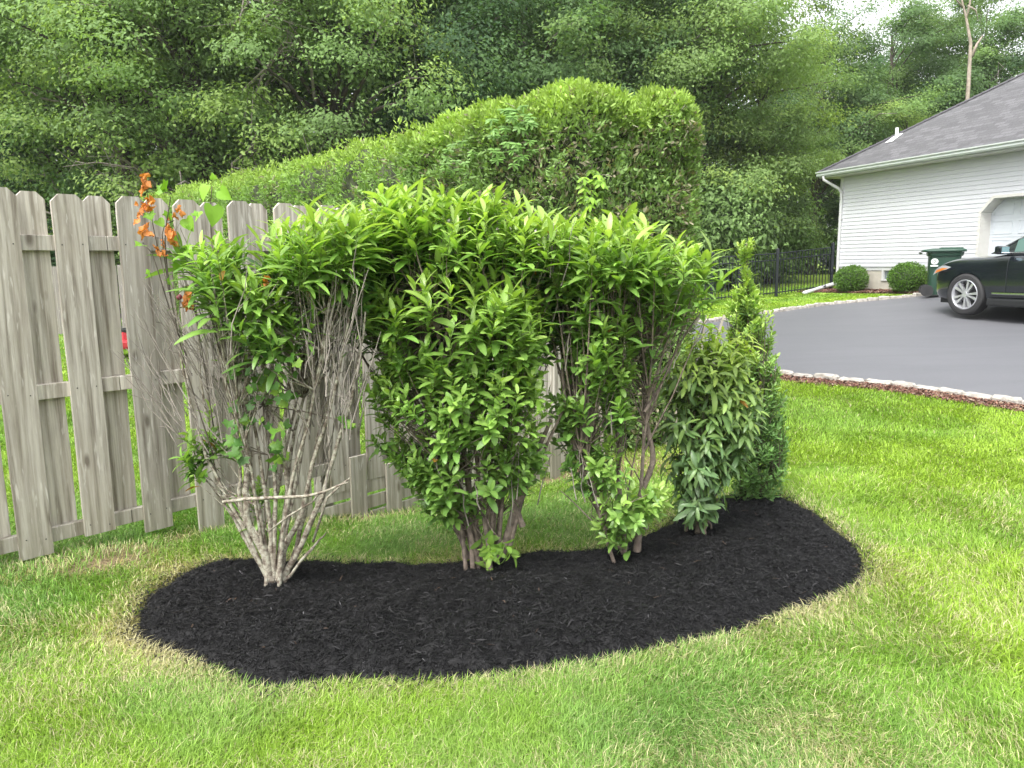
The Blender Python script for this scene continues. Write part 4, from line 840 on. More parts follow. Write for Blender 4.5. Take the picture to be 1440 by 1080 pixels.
# ------------------------------------------------------------------ arborvitae hedge
def hedge():
    rg = np.random.default_rng(21)
    # centre line in plan, from the end nearest the driveway round the corner and away to the left
    line = [np.array(p) for p in [(1.72, 7.85), (1.1, 7.75), (.5, 7.72), (-.02, 7.9), (-.6, 8.5), (-2.3, 10.6), (-4.6, 13.5), (-7.2, 16.6)]]
    line = smooth_line(line, 8)
    O = np.array([0.6, 7.7, h1(.6, 7.7)]); root = empty('arborvitae_hedge', O, 'tall clipped arborvitae hedge, green on top and brown and bare on its near face', 'hedge')
    seg = [np.linalg.norm(line[i+1]-line[i]) for i in range(len(line)-1)]; cum = np.r_[0, np.cumsum(seg)]; tot = cum[-1]; hwid = .52
    def cl(s):
        i = np.clip(np.searchsorted(cum, s, 'right')-1, 0, len(seg)-1); t = ((s-cum[i])/np.array(seg)[i])[:, None]; L_ = np.array(line); p = L_[i]*(1-t)+L_[i+1]*t; T_ = np.gradient(L_, axis=0); d = unit(T_[i]*(1-t)+T_[i+1]*t); return p, d
    d0_ = line[1]-line[0]; HS = 1. if np.array([d0_[1], -d0_[0]])@np.array([0, -1.]) > 0 else -1.
    def shape(s, phi, r=1.):
        # phi: position round the section from front-bottom (0) over top to back-bottom (1)
        p, d = cl(np.clip(s, 0, tot)); n = np.stack([-d[:, 1], d[:, 0]], 1)*-1   # towards camera side
        n = n*HS
        endc = np.clip((.45-s)/.45, 0, 1); hh = 3.02+.07*(fbm(s*1.8, phi*3, 4)-.5)*2+.10*(fbm(s*7, phi*5, 44)-.5)*2; hh = hh-.12*sstep(2.0, 2.5, s); w_ = hwid*np.clip(1-endc**4*.5, .05, 1)
        lump = .07*(fbm(s*1.7+7, phi*7, 6)-.5)*2+(.13+.14*sstep(1.5, 3., s))*(fbm(s*4+7, phi*20, 16)-.5)*2
        f = np.where(phi < .42, 1., np.where(phi > .58, -1., (0.5-phi)/.08)); z = np.where(phi < .42, phi/.42*.93, np.where(phi > .58, (1-phi)/.42*.93, .93+.07*np.cos((phi-.5)/.08*np.pi/2)))
        off = f*(w_*(.92+.12*np.sin(np.clip(z, 0, 1)*3.0))+lump)*r; q = p+n*off[:, None]; gz = H(q[:, 0], q[:, 1]); zz = gz*(1-z)+z*hh*1.0+(z > .9)*lump*.6*r
        zz = np.where(r < 1, gz+(zz-gz)*(.9+.1*r), zz)
        out = np.stack([n[:, 0]*f, n[:, 1]*f, np.where(np.abs(f) < 1, .9, .15)], 1); return np.stack([q[:, 0], q[:, 1], zz], 1), unit(out), z
    # inner core
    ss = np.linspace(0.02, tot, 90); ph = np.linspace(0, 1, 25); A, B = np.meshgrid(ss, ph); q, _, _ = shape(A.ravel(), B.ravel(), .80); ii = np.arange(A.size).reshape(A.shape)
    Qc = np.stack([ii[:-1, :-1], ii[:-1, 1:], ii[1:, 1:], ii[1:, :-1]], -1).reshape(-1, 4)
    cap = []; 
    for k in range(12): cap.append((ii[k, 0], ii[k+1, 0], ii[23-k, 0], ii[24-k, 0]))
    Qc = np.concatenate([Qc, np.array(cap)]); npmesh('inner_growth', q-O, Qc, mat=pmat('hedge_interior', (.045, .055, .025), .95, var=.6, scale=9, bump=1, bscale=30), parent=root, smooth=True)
    # sprays
    n = 62000; s = np.where(rg.random(n) < .52, rg.uniform(-.1, 2.7, n), tot*rg.random(n)); s = np.clip(s, 0, tot); phi = np.where(rg.random(n) < .72, rg.random(n)*.5, .40+rg.random(n)*.6)
    end = (rg.random(n) < .10); s = np.where(end, rg.uniform(0, .25, n), s); phi = np.where(end, rg.random(n), phi)
    pt, out, z = shape(s, phi, rg.uniform(.80, 1.10, n)); dead = (s < 2.4)*(z < .90)*sstep(.40, .60, fbm(s*2.2, z*4, 14))+.35*(z < .9)*(s < 2.2)
    keep = rg.random(n) > dead*.30; pt = pt[keep]; out = out[keep]; z = z[keep]; s = s[keep]; dead = dead[keep]; n = len(pt)
    clump = .5*fbm(s*4, z*9, 31)+.5*fbm(s*11, z*26, 37)
    a0 = unit(out*.8+np.array([0, 0, .45])+rg.normal(0, .7, (n, 3))); parts = []
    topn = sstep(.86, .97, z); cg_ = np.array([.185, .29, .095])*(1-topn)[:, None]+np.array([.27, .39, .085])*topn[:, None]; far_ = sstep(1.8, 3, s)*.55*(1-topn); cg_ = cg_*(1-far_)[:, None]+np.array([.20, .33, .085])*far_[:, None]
    cg_ = cg_*(.5+1.25*clump)[:, None]; br2 = (rg.random(n) < dead*.20+.03)[:, None]; cg_ = np.where(br2, np.array([.27, .25, .17]), cg_)
    for k in range(4):
        b = unit(np.cross(a0, rg.normal(size=(n, 3)))); a = unit(a0+b*rg.normal(0, .7, n)[:, None]); p = pt+a0*rg.uniform(0, .06, n)[:, None]+rg.normal(0, .018, (n, 3)); b = unit(np.cross(a, rg.normal(size=(n, 3))))
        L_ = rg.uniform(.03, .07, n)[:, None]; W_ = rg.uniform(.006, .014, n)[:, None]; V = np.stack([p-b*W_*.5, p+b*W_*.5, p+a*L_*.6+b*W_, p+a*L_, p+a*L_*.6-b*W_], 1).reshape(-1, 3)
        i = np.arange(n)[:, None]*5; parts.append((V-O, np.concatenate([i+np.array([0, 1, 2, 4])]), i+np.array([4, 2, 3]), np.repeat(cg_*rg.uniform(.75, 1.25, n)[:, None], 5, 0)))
    Vs, Qs, Ts, Cs = [], [], [], []; b0 = 0
    for V, Q, T, C in parts: Vs.append(V); Qs.append(Q+b0); Ts.append(T+b0); Cs.append(C); b0 += len(V)
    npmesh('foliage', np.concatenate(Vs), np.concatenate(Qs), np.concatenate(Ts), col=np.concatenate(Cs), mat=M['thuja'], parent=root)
    mb = MB()
    for i in range(900):
        s_ = np.array([rg.uniform(0, 2.8)]); ph_ = np.array([rg.uniform(.0, .44)]); q, o_, z_ = shape(s_, ph_, .9); q = q[0]-O; o_ = o_[0]
        d = unit(o_*.6+rg.normal(0, .6, 3)); L_ = rg.uniform(.1, .32); mb.tube([q-o_*.06, q+d*L_*.5+rg.normal(0, .015, 3), q+d*L_*.6+rg.normal(0, .05, 3)], [.004, .003, .0015], 3, cap=False)
    for i in range(26):
        x = rg.uniform(.1, 1.75); y = 7.35+rg.normal(0, .15); b = np.array([x, y, h1(x, y)])-O; mb.tube([b, b+np.array([rg.normal(0, .08), rg.normal(0, .05), .5]), b+np.array([rg.normal(0, .15), .1, 1.2])], [.022, .018, .012], 5, cap=False)
    mb.build('twigs', pmat('dead_twig', (.30, .27, .22), .9, var=.3), root)
hedge()
# climbers on the hedge
def creeper(name, label, cx, cy, rx, ry, n, Y_, colr, size, seed, fl=5):
    rg = np.random.default_rng(seed); O = P(cx, cy+ry, Y_); root = empty(name, O, label, 'vine'); mb = MB(); V, Q, C = [], [], []; pts = []
    for i in range(n):
        p = P(cx+rg.uniform(-1, 1)*rx, cy+rg.uniform(-1, 1)*ry, Y_+rg.normal(-.02, .04)); pts.append(p-O)
    pts = np.array(pts); PP, AA, CC = [], [], []
    for k in range(fl):
        a = (k-(fl-1)/2)*.75; PP.append(pts); AA.append(np.tile([math.sin(a), -.25, -math.cos(a)*.8+.1], (n, 1))+rg.normal(0, .12, (n, 3))); CC.append(np.tile(colr, (n, 1))*rg.uniform(.75, 1.2, n)[:, None])
    P_ = np.concatenate(PP); m_ = len(P_); V, Q, C = leaves(P_, unit(np.concatenate(AA)), unit(np.tile([0, -.7, .7], (m_, 1))+rg.normal(0, .2, (m_, 3))), size*rg.uniform(.8, 1.2, m_), size*.4*np.ones(m_), rg.uniform(.1, .6, m_), np.concatenate(CC), fold=.1)
    srt = pts[np.argsort(pts[:, 2])]; mb.tube([srt[i]+np.array([0, .03, 0]) for i in range(0, len(srt), max(1, len(srt)//8))], .004, 5); mb.build('stem', M['bark'], root); npmesh('foliage', V, Q, col=C, mat=M['holly'], parent=root, smooth=True)
creeper('creeper', 'five-fingered dark green creeper hanging over the corner of the tall hedge', 718, 192, 32, 46, 40, 7.2, (.13, .25, .055), .065, 3)
creeper('creeper', 'dark creeper patch low on the hedge, left of the brown bare face', 645, 225, 20, 26, 12, 7.38, (.13, .24, .055), .06, 13)
creeper('bright_climber', 'bright yellow-green climber rising against the brown face of the hedge', 832, 268, 16, 34, 26, 7.12, (.20, .36, .04), .075, 4, 3)

# ------------------------------------------------------------------ trees
def foliage_cloud(rg, cents, spread, flat, nper, size, cols, droop=.42, outk=.75, bc=None):
    n = len(cents)*nper; ci = np.repeat(np.arange(len(cents)), nper); sp = spread[ci][:, None]; g_ = rg.normal(size=(n, 3)); p = cents[ci]+g_*sp*np.array([1, 1, flat]); p[:, 2] -= droop*(np.hypot(g_[:, 0], g_[:, 1])*sp[:, 0])*.6
    cc_ = cents.mean(0); od = cents[ci]-cc_; od[:, 2] *= .3; od = unit(unit(od)+g_*.45); od = od if bc is None else unit(unit(cents[ci]-bc[ci]+g_*sp*np.array([1, 1, flat]))*1.3+od*.8); nr = unit(np.array([0, 0, .75])+od*outk+rg.normal(0, .42, (n, 3))); b = unit(np.cross(rg.normal(size=(n, 3))+np.array([0, 0, -.6]), nr)); a = unit(np.cross(nr, b))
    L_ = (size*rg.uniform(.6, 1.25, n))[:, None]; W_ = L_*rg.uniform(.42, .62, n)[:, None]; u = np.cross(b, a)
    V = np.stack([p-a*L_*.5, p+b*W_*.5+u*W_*.15, p+a*L_*.5-u*L_*.12, p-b*W_*.5+u*W_*.15], 1).reshape(-1, 3); Q = np.arange(n*4).reshape(-1, 4); c = cols[ci]*rg.uniform(.85, 1.16, n)[:, None]
    return V, Q, np.repeat(c, 4, 0)
def tree_proto(seed, Ht, Rc, zb, tone, nclump=250, nper=190, size=.15, lean=0, open_=0, flat=.26, sp=(.28, .55), bare=7):
    rg = np.random.default_rng(seed); v = unit(rg.normal(size=(nclump*3, 3))); r = rg.random(len(v))**.42; ctr = np.array([lean*.5, 0, (Ht+zb)/2]); hz_ = (Ht-zb)/2
    lob = .78+.34*fbm(np.arctan2(v[:, 1], v[:, 0])*1.6+9, v[:, 2]*2.5, seed)*1.2; c = ctr+v*(r*lob)[:, None]*np.array([Rc, Rc, hz_]); t = (c[:, 2]-zb)/(Ht-zb); prof = np.clip(1.15-.45*np.abs(t-.38)*2, .3, 1.1); c[:, 0] = lean*t+(c[:, 0]-lean*.5)*prof; c[:, 1] *= prof
    if open_: k = fbm(c[:, 0]*.7+3, c[:, 2]*.7, seed+5) > open_; c = c[k]
    nb = 68; bo = c[rg.choice(len(c), nb, replace=False)]; j = np.arange(nclump) % nb; bsz = rg.uniform(.55, 1.15, nb)[j][:, None]
    c = bo[j]+rg.normal(size=(nclump, 3))*np.array([.62, .62, .34])*bsz; tb_ = rg.uniform(.8, 1.2, nb)[j]
    n = len(c); s_ = rg.uniform(*sp, n); out = np.linalg.norm((c-ctr)/np.array([Rc, Rc, hz_]), axis=1)
    cols = np.array(tone)[None]*(rg.uniform(.85, 1.15, n)*tb_)[:, None]; y = (rg.random(n) < .25); cols[y] = cols[y]*np.array([1.3, 1.2, 1.0]); V, Q, C = foliage_cloud(rg, c, s_, .45, nper, size, cols, .3, .9, bo[j])
    mb = MB(); tp = [np.array([lean*k*k*.9+.12*math.sin(k*5+seed), .1*math.cos(k*4+seed), Ht*.86*k]) for k in np.linspace(0, 1, 9)]; r0 = .018*Ht+.03; mb.tube(tp, [r0*(1-.85*k)+.015 for k in np.linspace(0, 1, 9)], 8)
    for i in rg.choice(n, min(n, 46), replace=False):
        e = c[i]; k = np.clip((e[2]-.8-rg.uniform(0, 1.5))/(Ht*.86), .1, .9); j = k*8; s0_ = tp[int(j)]*(1-(j-int(j)))+tp[min(int(j)+1, 8)]*(j-int(j)); rr = (r0*(1-.85*k)+.015)*.42; mid = (s0_+e)/2+np.array([0, 0, .12*np.linalg.norm(e-s0_)])+rg.normal(0, .12, 3)
        mb.tube([s0_, s0_*.5+mid*.5+rg.normal(0, .05, 3), mid, mid*.5+e*.5+rg.normal(0, .05, 3), e], [rr, rr*.8, rr*.6, rr*.4, .008], 5, cap=False)
    mb.cur = 1
    for i in range(bare):
        a = rg.uniform(0, 2*np.pi); z0 = rg.uniform(.12, .6)*Ht; s0_ = np.array([math.cos(a)*Rc*.35, math.sin(a)*Rc*.35, z0]); d = unit(np.array([math.cos(a)*.8, math.sin(a)*.8, rg.uniform(.1, 1.1)])); L_ = Rc*rg.uniform(.45, .8); k_ = np.array([0, 0, -.25*L_])
        mb.tube([s0_, s0_+d*L_*.4+rg.normal(0, .1, 3), s0_+d*L_*.75+k_*.3+rg.normal(0, .1, 3), s0_+d*L_*1.1+k_], [.045, .034, .022, .008], 5, cap=False)
        for j in range(3): p_ = s0_+d*L_*rg.uniform(.4, .9)+k_*.3; mb.tube([p_, p_+unit(d+rg.normal(0, .6, 3))*L_*.2, p_+unit(d+rg.normal(0, .6, 3)-np.array([0, 0, .4]))*L_*.42], [.016, .011, .005], 3, cap=False)
    root = bpy.data.objects.new('deciduous_tree', None); COL.objects.link(root); mb.build('trunk', [M['darkbark'], M['twig']], root, smooth=True); npmesh('crown', V, Q, col=C, mat=M['treeleaf'], parent=root); return root
def place(proto, first, x, y, label, cat, group, sc=(1, 1, 1), rz=0, name='deciduous_tree'):
    if first: r_ = proto
    else:
        r_ = proto.copy(); COL.objects.link(r_)
        for ch_ in proto.children: c_ = ch_.copy(); c_.parent = r_; COL.objects.link(c_)
    r_.name = name; r_.location = (x, y, h1(x, y)-.05); r_.scale = sc; r_.rotation_euler = (0, 0, rz); tag(r_, label, cat, group); return r_
DK, MD, LT, YL = (.078, .150, .066), (.125, .215, .082), (.18, .28, .10), (.20, .30, .10)
protos = [tree_proto(101, 13, 4.2, 1.2, DK, 272, 260, .135), tree_proto(102, 12.5, 3.6, 1.0, LT, 272, 230, .12, lean=-.8, open_=.30, flat=.34, bare=34), tree_proto(103, 14.5, 4.3, 1.0, MD, 272, 260, .135),
          tree_proto(104, 14, 3.8, .6, LT, 272, 250, .125, flat=.30), tree_proto(105, 12.8, 4.0, .6, MD, 272, 260, .13), tree_proto(106, 13, 3.6, .4, YL, 272, 250, .12, flat=.30)]
usedp = set()
TG = 'trees of the wood behind the hedge'
TR = [(0,-16.5,25,1.05,0,'dark broad tree at the far left edge, shading the fence corner'),(2,-12.6,24,1,1,'mid green tree second from the left edge, above the first fence boards'),(1,-7.6,20.5,1,0,'light feathery tree with thin bare branches above the left fence boards'),(3,-10.2,21,.92,2,'low pale leafy tree over the fence, between the dark and feathery ones'),
      (1,-4.9,21.5,1,2.2,'light tree with a forked dark trunk above the long run of hedge'),(0,-2.6,23.5,1,1,'dark maple with layered boughs rising above the middle of the hedge'),(2,.4,25,1,2,'mid green maple right behind the tall hedge corner'),(4,3.4,27,1.12,.6,'hazy green tree behind the right part of the tall hedge'),
      (5,6.2,26,1.0,.4,'pale yellow-green tree right of the hedge, above the black metal fence'),(3,7.0,29,.98,1.3,'tall light tree in the middle right, left of the gap of sky'),(4,13.6,35,.93,.3,'rounded maple right of the sky gap, left of the roof'),(2,17.6,37,.86,2.6,'broad maple above the roof vent with sky showing through'),
      (4,21.8,37,1.0,4,'maple behind the bare trunk, above the roof slope'),(0,25.6,35,1.12,5,'dark tree at the far right edge above the roof'),(5,8.3,26.8,.60,1.1,'small dense tree between the black fence and the house corner'),(5,16.0,32,.56,5.2,'low tree just over the hip of the roof'),(3,21.5,31,.66,.9,'low leafy tree behind the upper roof slope')]
for (pi, x, y, s_, rz, lab) in TR: place(protos[pi], pi not in usedp, x, y, lab, 'tree', TG, (s_, s_, s_), rz); usedp.add(pi)
# second row, seen only as patches between the first
BK = [(-27,38,1.25),(-21,36,1.3),(-16,38,1.25),(-11,37,1.3),(-6.5,36,1.25),(-2,38,1.3),(2.5,37,1.3),(6,39,1.25),(15.5,42,.98),(20,43,1.0),(24.5,43,1.05),(29.5,41,1.1)]
for i, (x, y, s_) in enumerate(BK): place(protos[(0, 2, 4)[i % 3]], False, x, y, 'tall tree in the back row, filling gaps between the nearer crowns', 'tree', 'back row of the wood', (s_, s_, s_), i*1.3)
# dead trunk
def dead_tree():
    p = P(1362, 118, 33); O = np.array([p[0], p[1], h1(p[0], p[1])]); root = empty('dead_tree', O, 'bare pale forked trunk standing against the sky above the roof', 'tree'); mb = MB()
    def q(x, y): return P(x, y, 33)-O
    mb.tube([np.array([0, 0, -.1]), q(1362, 118), q(1365, 60), q(1358, 22), q(1350, -10), q(1345, -50)], [.10, .08, .065, .045, .03, .012], 8); mb.tube([q(1359, 25), q(1364, 5), q(1366, -40)], [.05, .035, .015], 6)
    mb.tube([q(1366, 80), q(1374, 62), q(1382, 50)], [.08, .05, .02], 6); mb.tube([q(1361, 8), q(1372, 14), q(1376, 30)], [.04, .03, .01], 5); mb.tube([q(1354, 10), q(1340, -6), q(1330, -20)], [.04, .03, .01], 5)
    mb.build('trunk', pmat('pale_bark', (.32, .27, .22), .9, var=.3), root, smooth=True)
dead_tree()
# understorey bushes
ub = []
for k, tone in enumerate((DK, MD, LT)):
    rg = np.random.default_rng(200+k); c = unit(rg.normal(size=(90, 3)))*(rg.random(90)**.4)[:, None]*np.array([1.7, 1.3, 1.5])+np.array([0, 0, 1.5]); c[:, 2] = np.abs(c[:, 2])
    V, Q, C = foliage_cloud(rg, c, rg.uniform(.2, .45, 90), .45, 130, .13, np.array(tone)[None]*rg.uniform(.6, 1.35, (90, 1)))
    root = bpy.data.objects.new('bush', None); COL.objects.link(root); mb = MB()
    for i in range(14): e = c[i*6]; mb.tube([(rg.normal(0, .15), rg.normal(0, .15), 0), e*.5+rg.normal(0, .08, 3), e], [.03, .02, .008], 5, cap=False)
    mb.build('stems', M['darkbark'], root); npmesh('foliage', V, Q, col=C, mat=M['treeleaf'], parent=root); ub.append(root)
first = set(); rg = np.random.default_rng(77); UB = [(x, 22.6+rg.uniform(-.5, .8)) for x in np.arange(-17, 3.5, 2.3)]+[(x, 24.4+rg.uniform(-.4, .7)) for x in np.arange(3.6, 7.3, 1.5)]+[(x, 26+rg.uniform(-.4, .9)) for x in np.arange(3.0, 9.3, 2.0)]
for i, (x, y) in enumerate(UB):
    k = (0, 1, 0, 2)[i % 4]; s_ = rg.uniform(.85, 1.35); vis = y > 23.1 or x > 4
    place(ub[k], k not in first, x, y, 'leafy undergrowth bush at the foot of the wood, like its neighbours', 'bush', 'undergrowth bushes at the edge of the wood', (s_, s_, s_*rg.uniform(.9, 1.3)), rg.uniform(0, 6), 'bush'); first.add(k)
# far wood mass
rg = np.random.default_rng(300); c = []
for i in range(2100):
    x = rg.uniform(-46, 52); top = 15.5 if x < 9 else 9.5+1.4*math.sin(x*.9); c.append((x, 45+rg.uniform(-2, 2.5), rg.random()**(.8 if i < 1500 else 2.2)*top+.2))
c = np.array(c); tone = np.array([DK, MD, LT])[rg.integers(0, 3, len(c))]*rg.uniform(.7, 1.2, (len(c), 1)); V, Q, C = foliage_cloud(rg, c, rg.uniform(.6, 1.3, len(c)), .5, 70, .34, tone)
o = npmesh('woodland', V, Q, col=C, mat=M['treeleaf']); tag(o, 'far leafy wood closing the gaps behind all the trees', 'woodland', kind='stuff')

# boxwoods by the house
def boxwood(px, py, r, Y_, label):
    rg = np.random.default_rng(int(px)); c0 = P(px, py, Y_); O = np.array([c0[0], c0[1], h1(c0[0], c0[1])]); root = empty('boxwood', O, label, 'shrub', 'round clipped boxwoods by the foundation'); n = 5200
    v = unit(rg.normal(size=(n, 3))); rr = rg.uniform(.80, 1.03, n)*(1+.10*(fbm(v[:, 0]*3+5, v[:, 2]*3, 3)-.5)*2); p = v*rr[:, None]*np.array([r, r, r*.85]); p[:, 2] += c0[2]-O[2]; k = p[:, 2] > .02; p = p[k]; v = v[k]; n = len(p)
    V, Q, C = leaves(p, unit(v+rg.normal(0, .5, (n, 3))+np.array([0, 0, .4])), unit(v+rg.normal(0, .4, (n, 3))), rg.uniform(.03, .055, n), rg.uniform(.018, .026, n), rg.uniform(0, .5, n), np.array([.085, .17, .025])[None]*rg.uniform(.6, 1.4, (n, 1)), stations=(0, .5, 1), widths=(.3, 1, .1))
    npmesh('foliage', V, Q, col=C, mat=M['holly'], parent=root); mb = MB()
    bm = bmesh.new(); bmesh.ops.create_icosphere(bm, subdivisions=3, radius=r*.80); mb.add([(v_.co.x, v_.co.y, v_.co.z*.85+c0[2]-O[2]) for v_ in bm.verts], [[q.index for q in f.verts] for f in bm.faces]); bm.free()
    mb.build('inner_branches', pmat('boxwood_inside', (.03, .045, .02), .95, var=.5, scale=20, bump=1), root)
boxwood(1197, 393, .42, 20.6, 'round clipped boxwood nearest the white house corner')
boxwood(1276, 391, .44, 19.0, 'round clipped boxwood in front of the basement window, beside the bin')
# pale drain pipe on the ground at the corner
pts = [C0-Wd*.05+Ou*.12, C0+Wd*.1+Ou*.35, C0+Wd*(-.1)+Ou*.85, C0-Wd*.3+Ou*1.35]; mb = MB(); O = np.array([pts[0][0], pts[0][1], h1(*pts[0])])
mb.tube([np.array([p[0], p[1], h1(*p)+z])-O for p, z in zip(pts, (.16, .10, .06, .04))], .055, 8); o = mb.build('drain_pipe', M['trim'], None, smooth=True, loc=O); tag(o, 'white drain pipe lying from the house corner onto the lawn', 'pipe')

# ------------------------------------------------------------------ black metal fence
mf = [P(1168, 410, 21.9), P(1091, 418, 21.2), P(1038, 424, 20.7), P(1000, 427, 20.3), P(930, 436, 19.6), P(850, 446, 18.9)]
root = empty('metal_fence', (mf[0][0], mf[0][1], mf[0][2]), 'black metal picket fence running left from the house corner', 'fence'); O = np.array(root.location); HT = 1.22
for i, p in enumerate(mf):
    z = h1(p[0], p[1]); mb = MB(); mb.box((p[0]-O[0], p[1]-O[1], z+.62-O[2]), (.075, .075, 1.30), None, .006); mb.box((p[0]-O[0], p[1]-O[1], z+1.285-O[2]), (.09, .09, .025)); mb.tube([(p[0]-O[0], p[1]-O[1], z+1.29-O[2]), (p[0]-O[0], p[1]-O[1], z+1.33-O[2])], [.035, .005], 8); mb.build('post', M['iron'], root)
mb = MB()
for a, b_ in zip(mf[:-1], mf[1:]):
    za, zb = h1(a[0], a[1]), h1(b_[0], b_[1]); L_ = np.linalg.norm((b_-a)[:2]); n = int(L_/.105)
    for k in range(1, n): t = k/n; x, y = a[0]*(1-t)+b_[0]*t-O[0], a[1]*(1-t)+b_[1]*t-O[1]; z = za*(1-t)+zb*t-O[2]; mb.box((x, y, z+.63), (.017, .017, 1.13))
    for zz in (1.18, 1.0, .12): mb.tube([(a[0]-O[0], a[1]-O[1], za+zz-O[2]), (b_[0]-O[0], b_[1]-O[1], zb+zz-O[2])], .016, 4)
mb.build('rails_and_bars', M['iron'], root)

# ------------------------------------------------------------------ wheeled bin
def bin_():
    p = P(1322, 421, 17.4); root = empty('wheeled_bin', (p[0], p[1], h1(p[0], p[1])+.008), 'dark green wheeled rubbish bin with a white round mark beside the garage door', 'bin', rz=R(-24)); rz = 0
    # local x: from the wheel/handle side (-x) to the lid front (+x); y- faces the camera
    mb = MB(); secs = [(.04, .50, .46), (.10, .52, .48), (.55, .60, .55), (.885, .64, .60), (.90, .70, .66), (.98, .73, .69)]
    vs = []; 
    for z, sx, sy in secs:
        for k in range(16):
            a = 2*math.pi*(k+.5)/16; ca, sa = math.cos(a), math.sin(a); e = .38; vs.append((.03*(z)+sx/2*math.copysign(abs(ca)**e, ca), sy/2*math.copysign(abs(sa)**e, sa), z))
    fs = [(i*16+k, i*16+(k+1) % 16, (i+1)*16+(k+1) % 16, (i+1)*16+k) for i in range(len(secs)-1) for k in range(16)]+[tuple(range(16))[::-1], tuple((len(secs)-1)*16+k for k in range(16))]
    mb.add(vs, fs); body = mb.build('body', M['binm'], root)
    mb = MB()
    def ring(z, sx, sy, cx): return [(cx+sx/2*math.copysign(abs(math.cos(a))**.35, math.cos(a)), sy/2*math.copysign(abs(math.sin(a))**.35, math.sin(a)), z) for a in [2*math.pi*(k+.5)/20 for k in range(20)]]
    rr = ring(.985, .86, .76, .0)+ring(1.01, .88, .78, .0)+ring(1.035, .84, .74, .0)+ring(1.06, .6, .66, .06); mb.add(rr, [(i*20+k, i*20+(k+1) % 20, (i+1)*20+(k+1) % 20, (i+1)*20+k) for i in range(3) for k in range(20)]+[tuple(range(20))[::-1], tuple(60+k for k in range(20))])
    mb.box((.14, 0, 1.062), (.42, .60, .04), None, .012); mb.build('lid', M['binm'], root)
    for sy in (-.28, .28):
        mb = MB(); mb.tube([(-.30, sy-.03, .13), (-.30, sy+.03, .13)], .13, 20); wl = mb.build('wheel', M['tyre'], root)
        mb = MB(); mb.tube([(-.30, sy-.035, .13), (-.30, sy+.035, .13)], .035, 10)
        for k in range(6): a = k*math.pi/3; mb.box((-.30+.055*math.cos(a), sy, .13+.055*math.sin(a)), (.07, .066, .014), np.array([[math.cos(a), 0, math.sin(a)], [0, 1, 0], [-math.sin(a), 0, math.cos(a)]]))
        mb.build('hub', M['black'], wl)
    mb = MB(); mb.tube([(-.44, -.24, .95), (-.47, -.22, .97), (-.47, .22, .97), (-.44, .24, .95)], .016, 8); mb.build('handle', M['black'], root); mb = MB(); mb.tube([(-.30, -.3, .13), (-.30, .3, .13)], .012, 8); mb.build('axle', M['black'], root)
    # emblem on the camera side: white disc with a dark arched letter shape, and a white line of lettering under it
    yf = -.300; mb = MB(); cx, cz = -.19, .775
    mb.add([(cx+.075*math.cos(a), yf-.012, cz+.065*math.sin(a)) for a in np.linspace(0, 2*math.pi, 25)[:-1]], [tuple(range(24))]); mb.box((cx, yf-.008, cz-.095), (.15, .006, .028)); em = mb.build('emblem', M['white'], body)
    mb = MB(); mb.tube([(cx-.012, yf-.016, cz-.035), (cx-.012, yf-.016, cz+.04)], .006, 6); mb.tube([(cx-.012+.0+.03*math.cos(a), yf-.016, cz+.04*math.sin(a)) for a in np.linspace(math.pi/2, -math.pi/2, 9)], .006, 6)
    mb.tube([(cx-.05+.02*math.cos(a), yf-.016, cz+.045*math.sin(a)) for a in np.linspace(2, 4.3, 7)], .004, 5); mb.build('emblem_letter', M['binm'], body)
bin_()

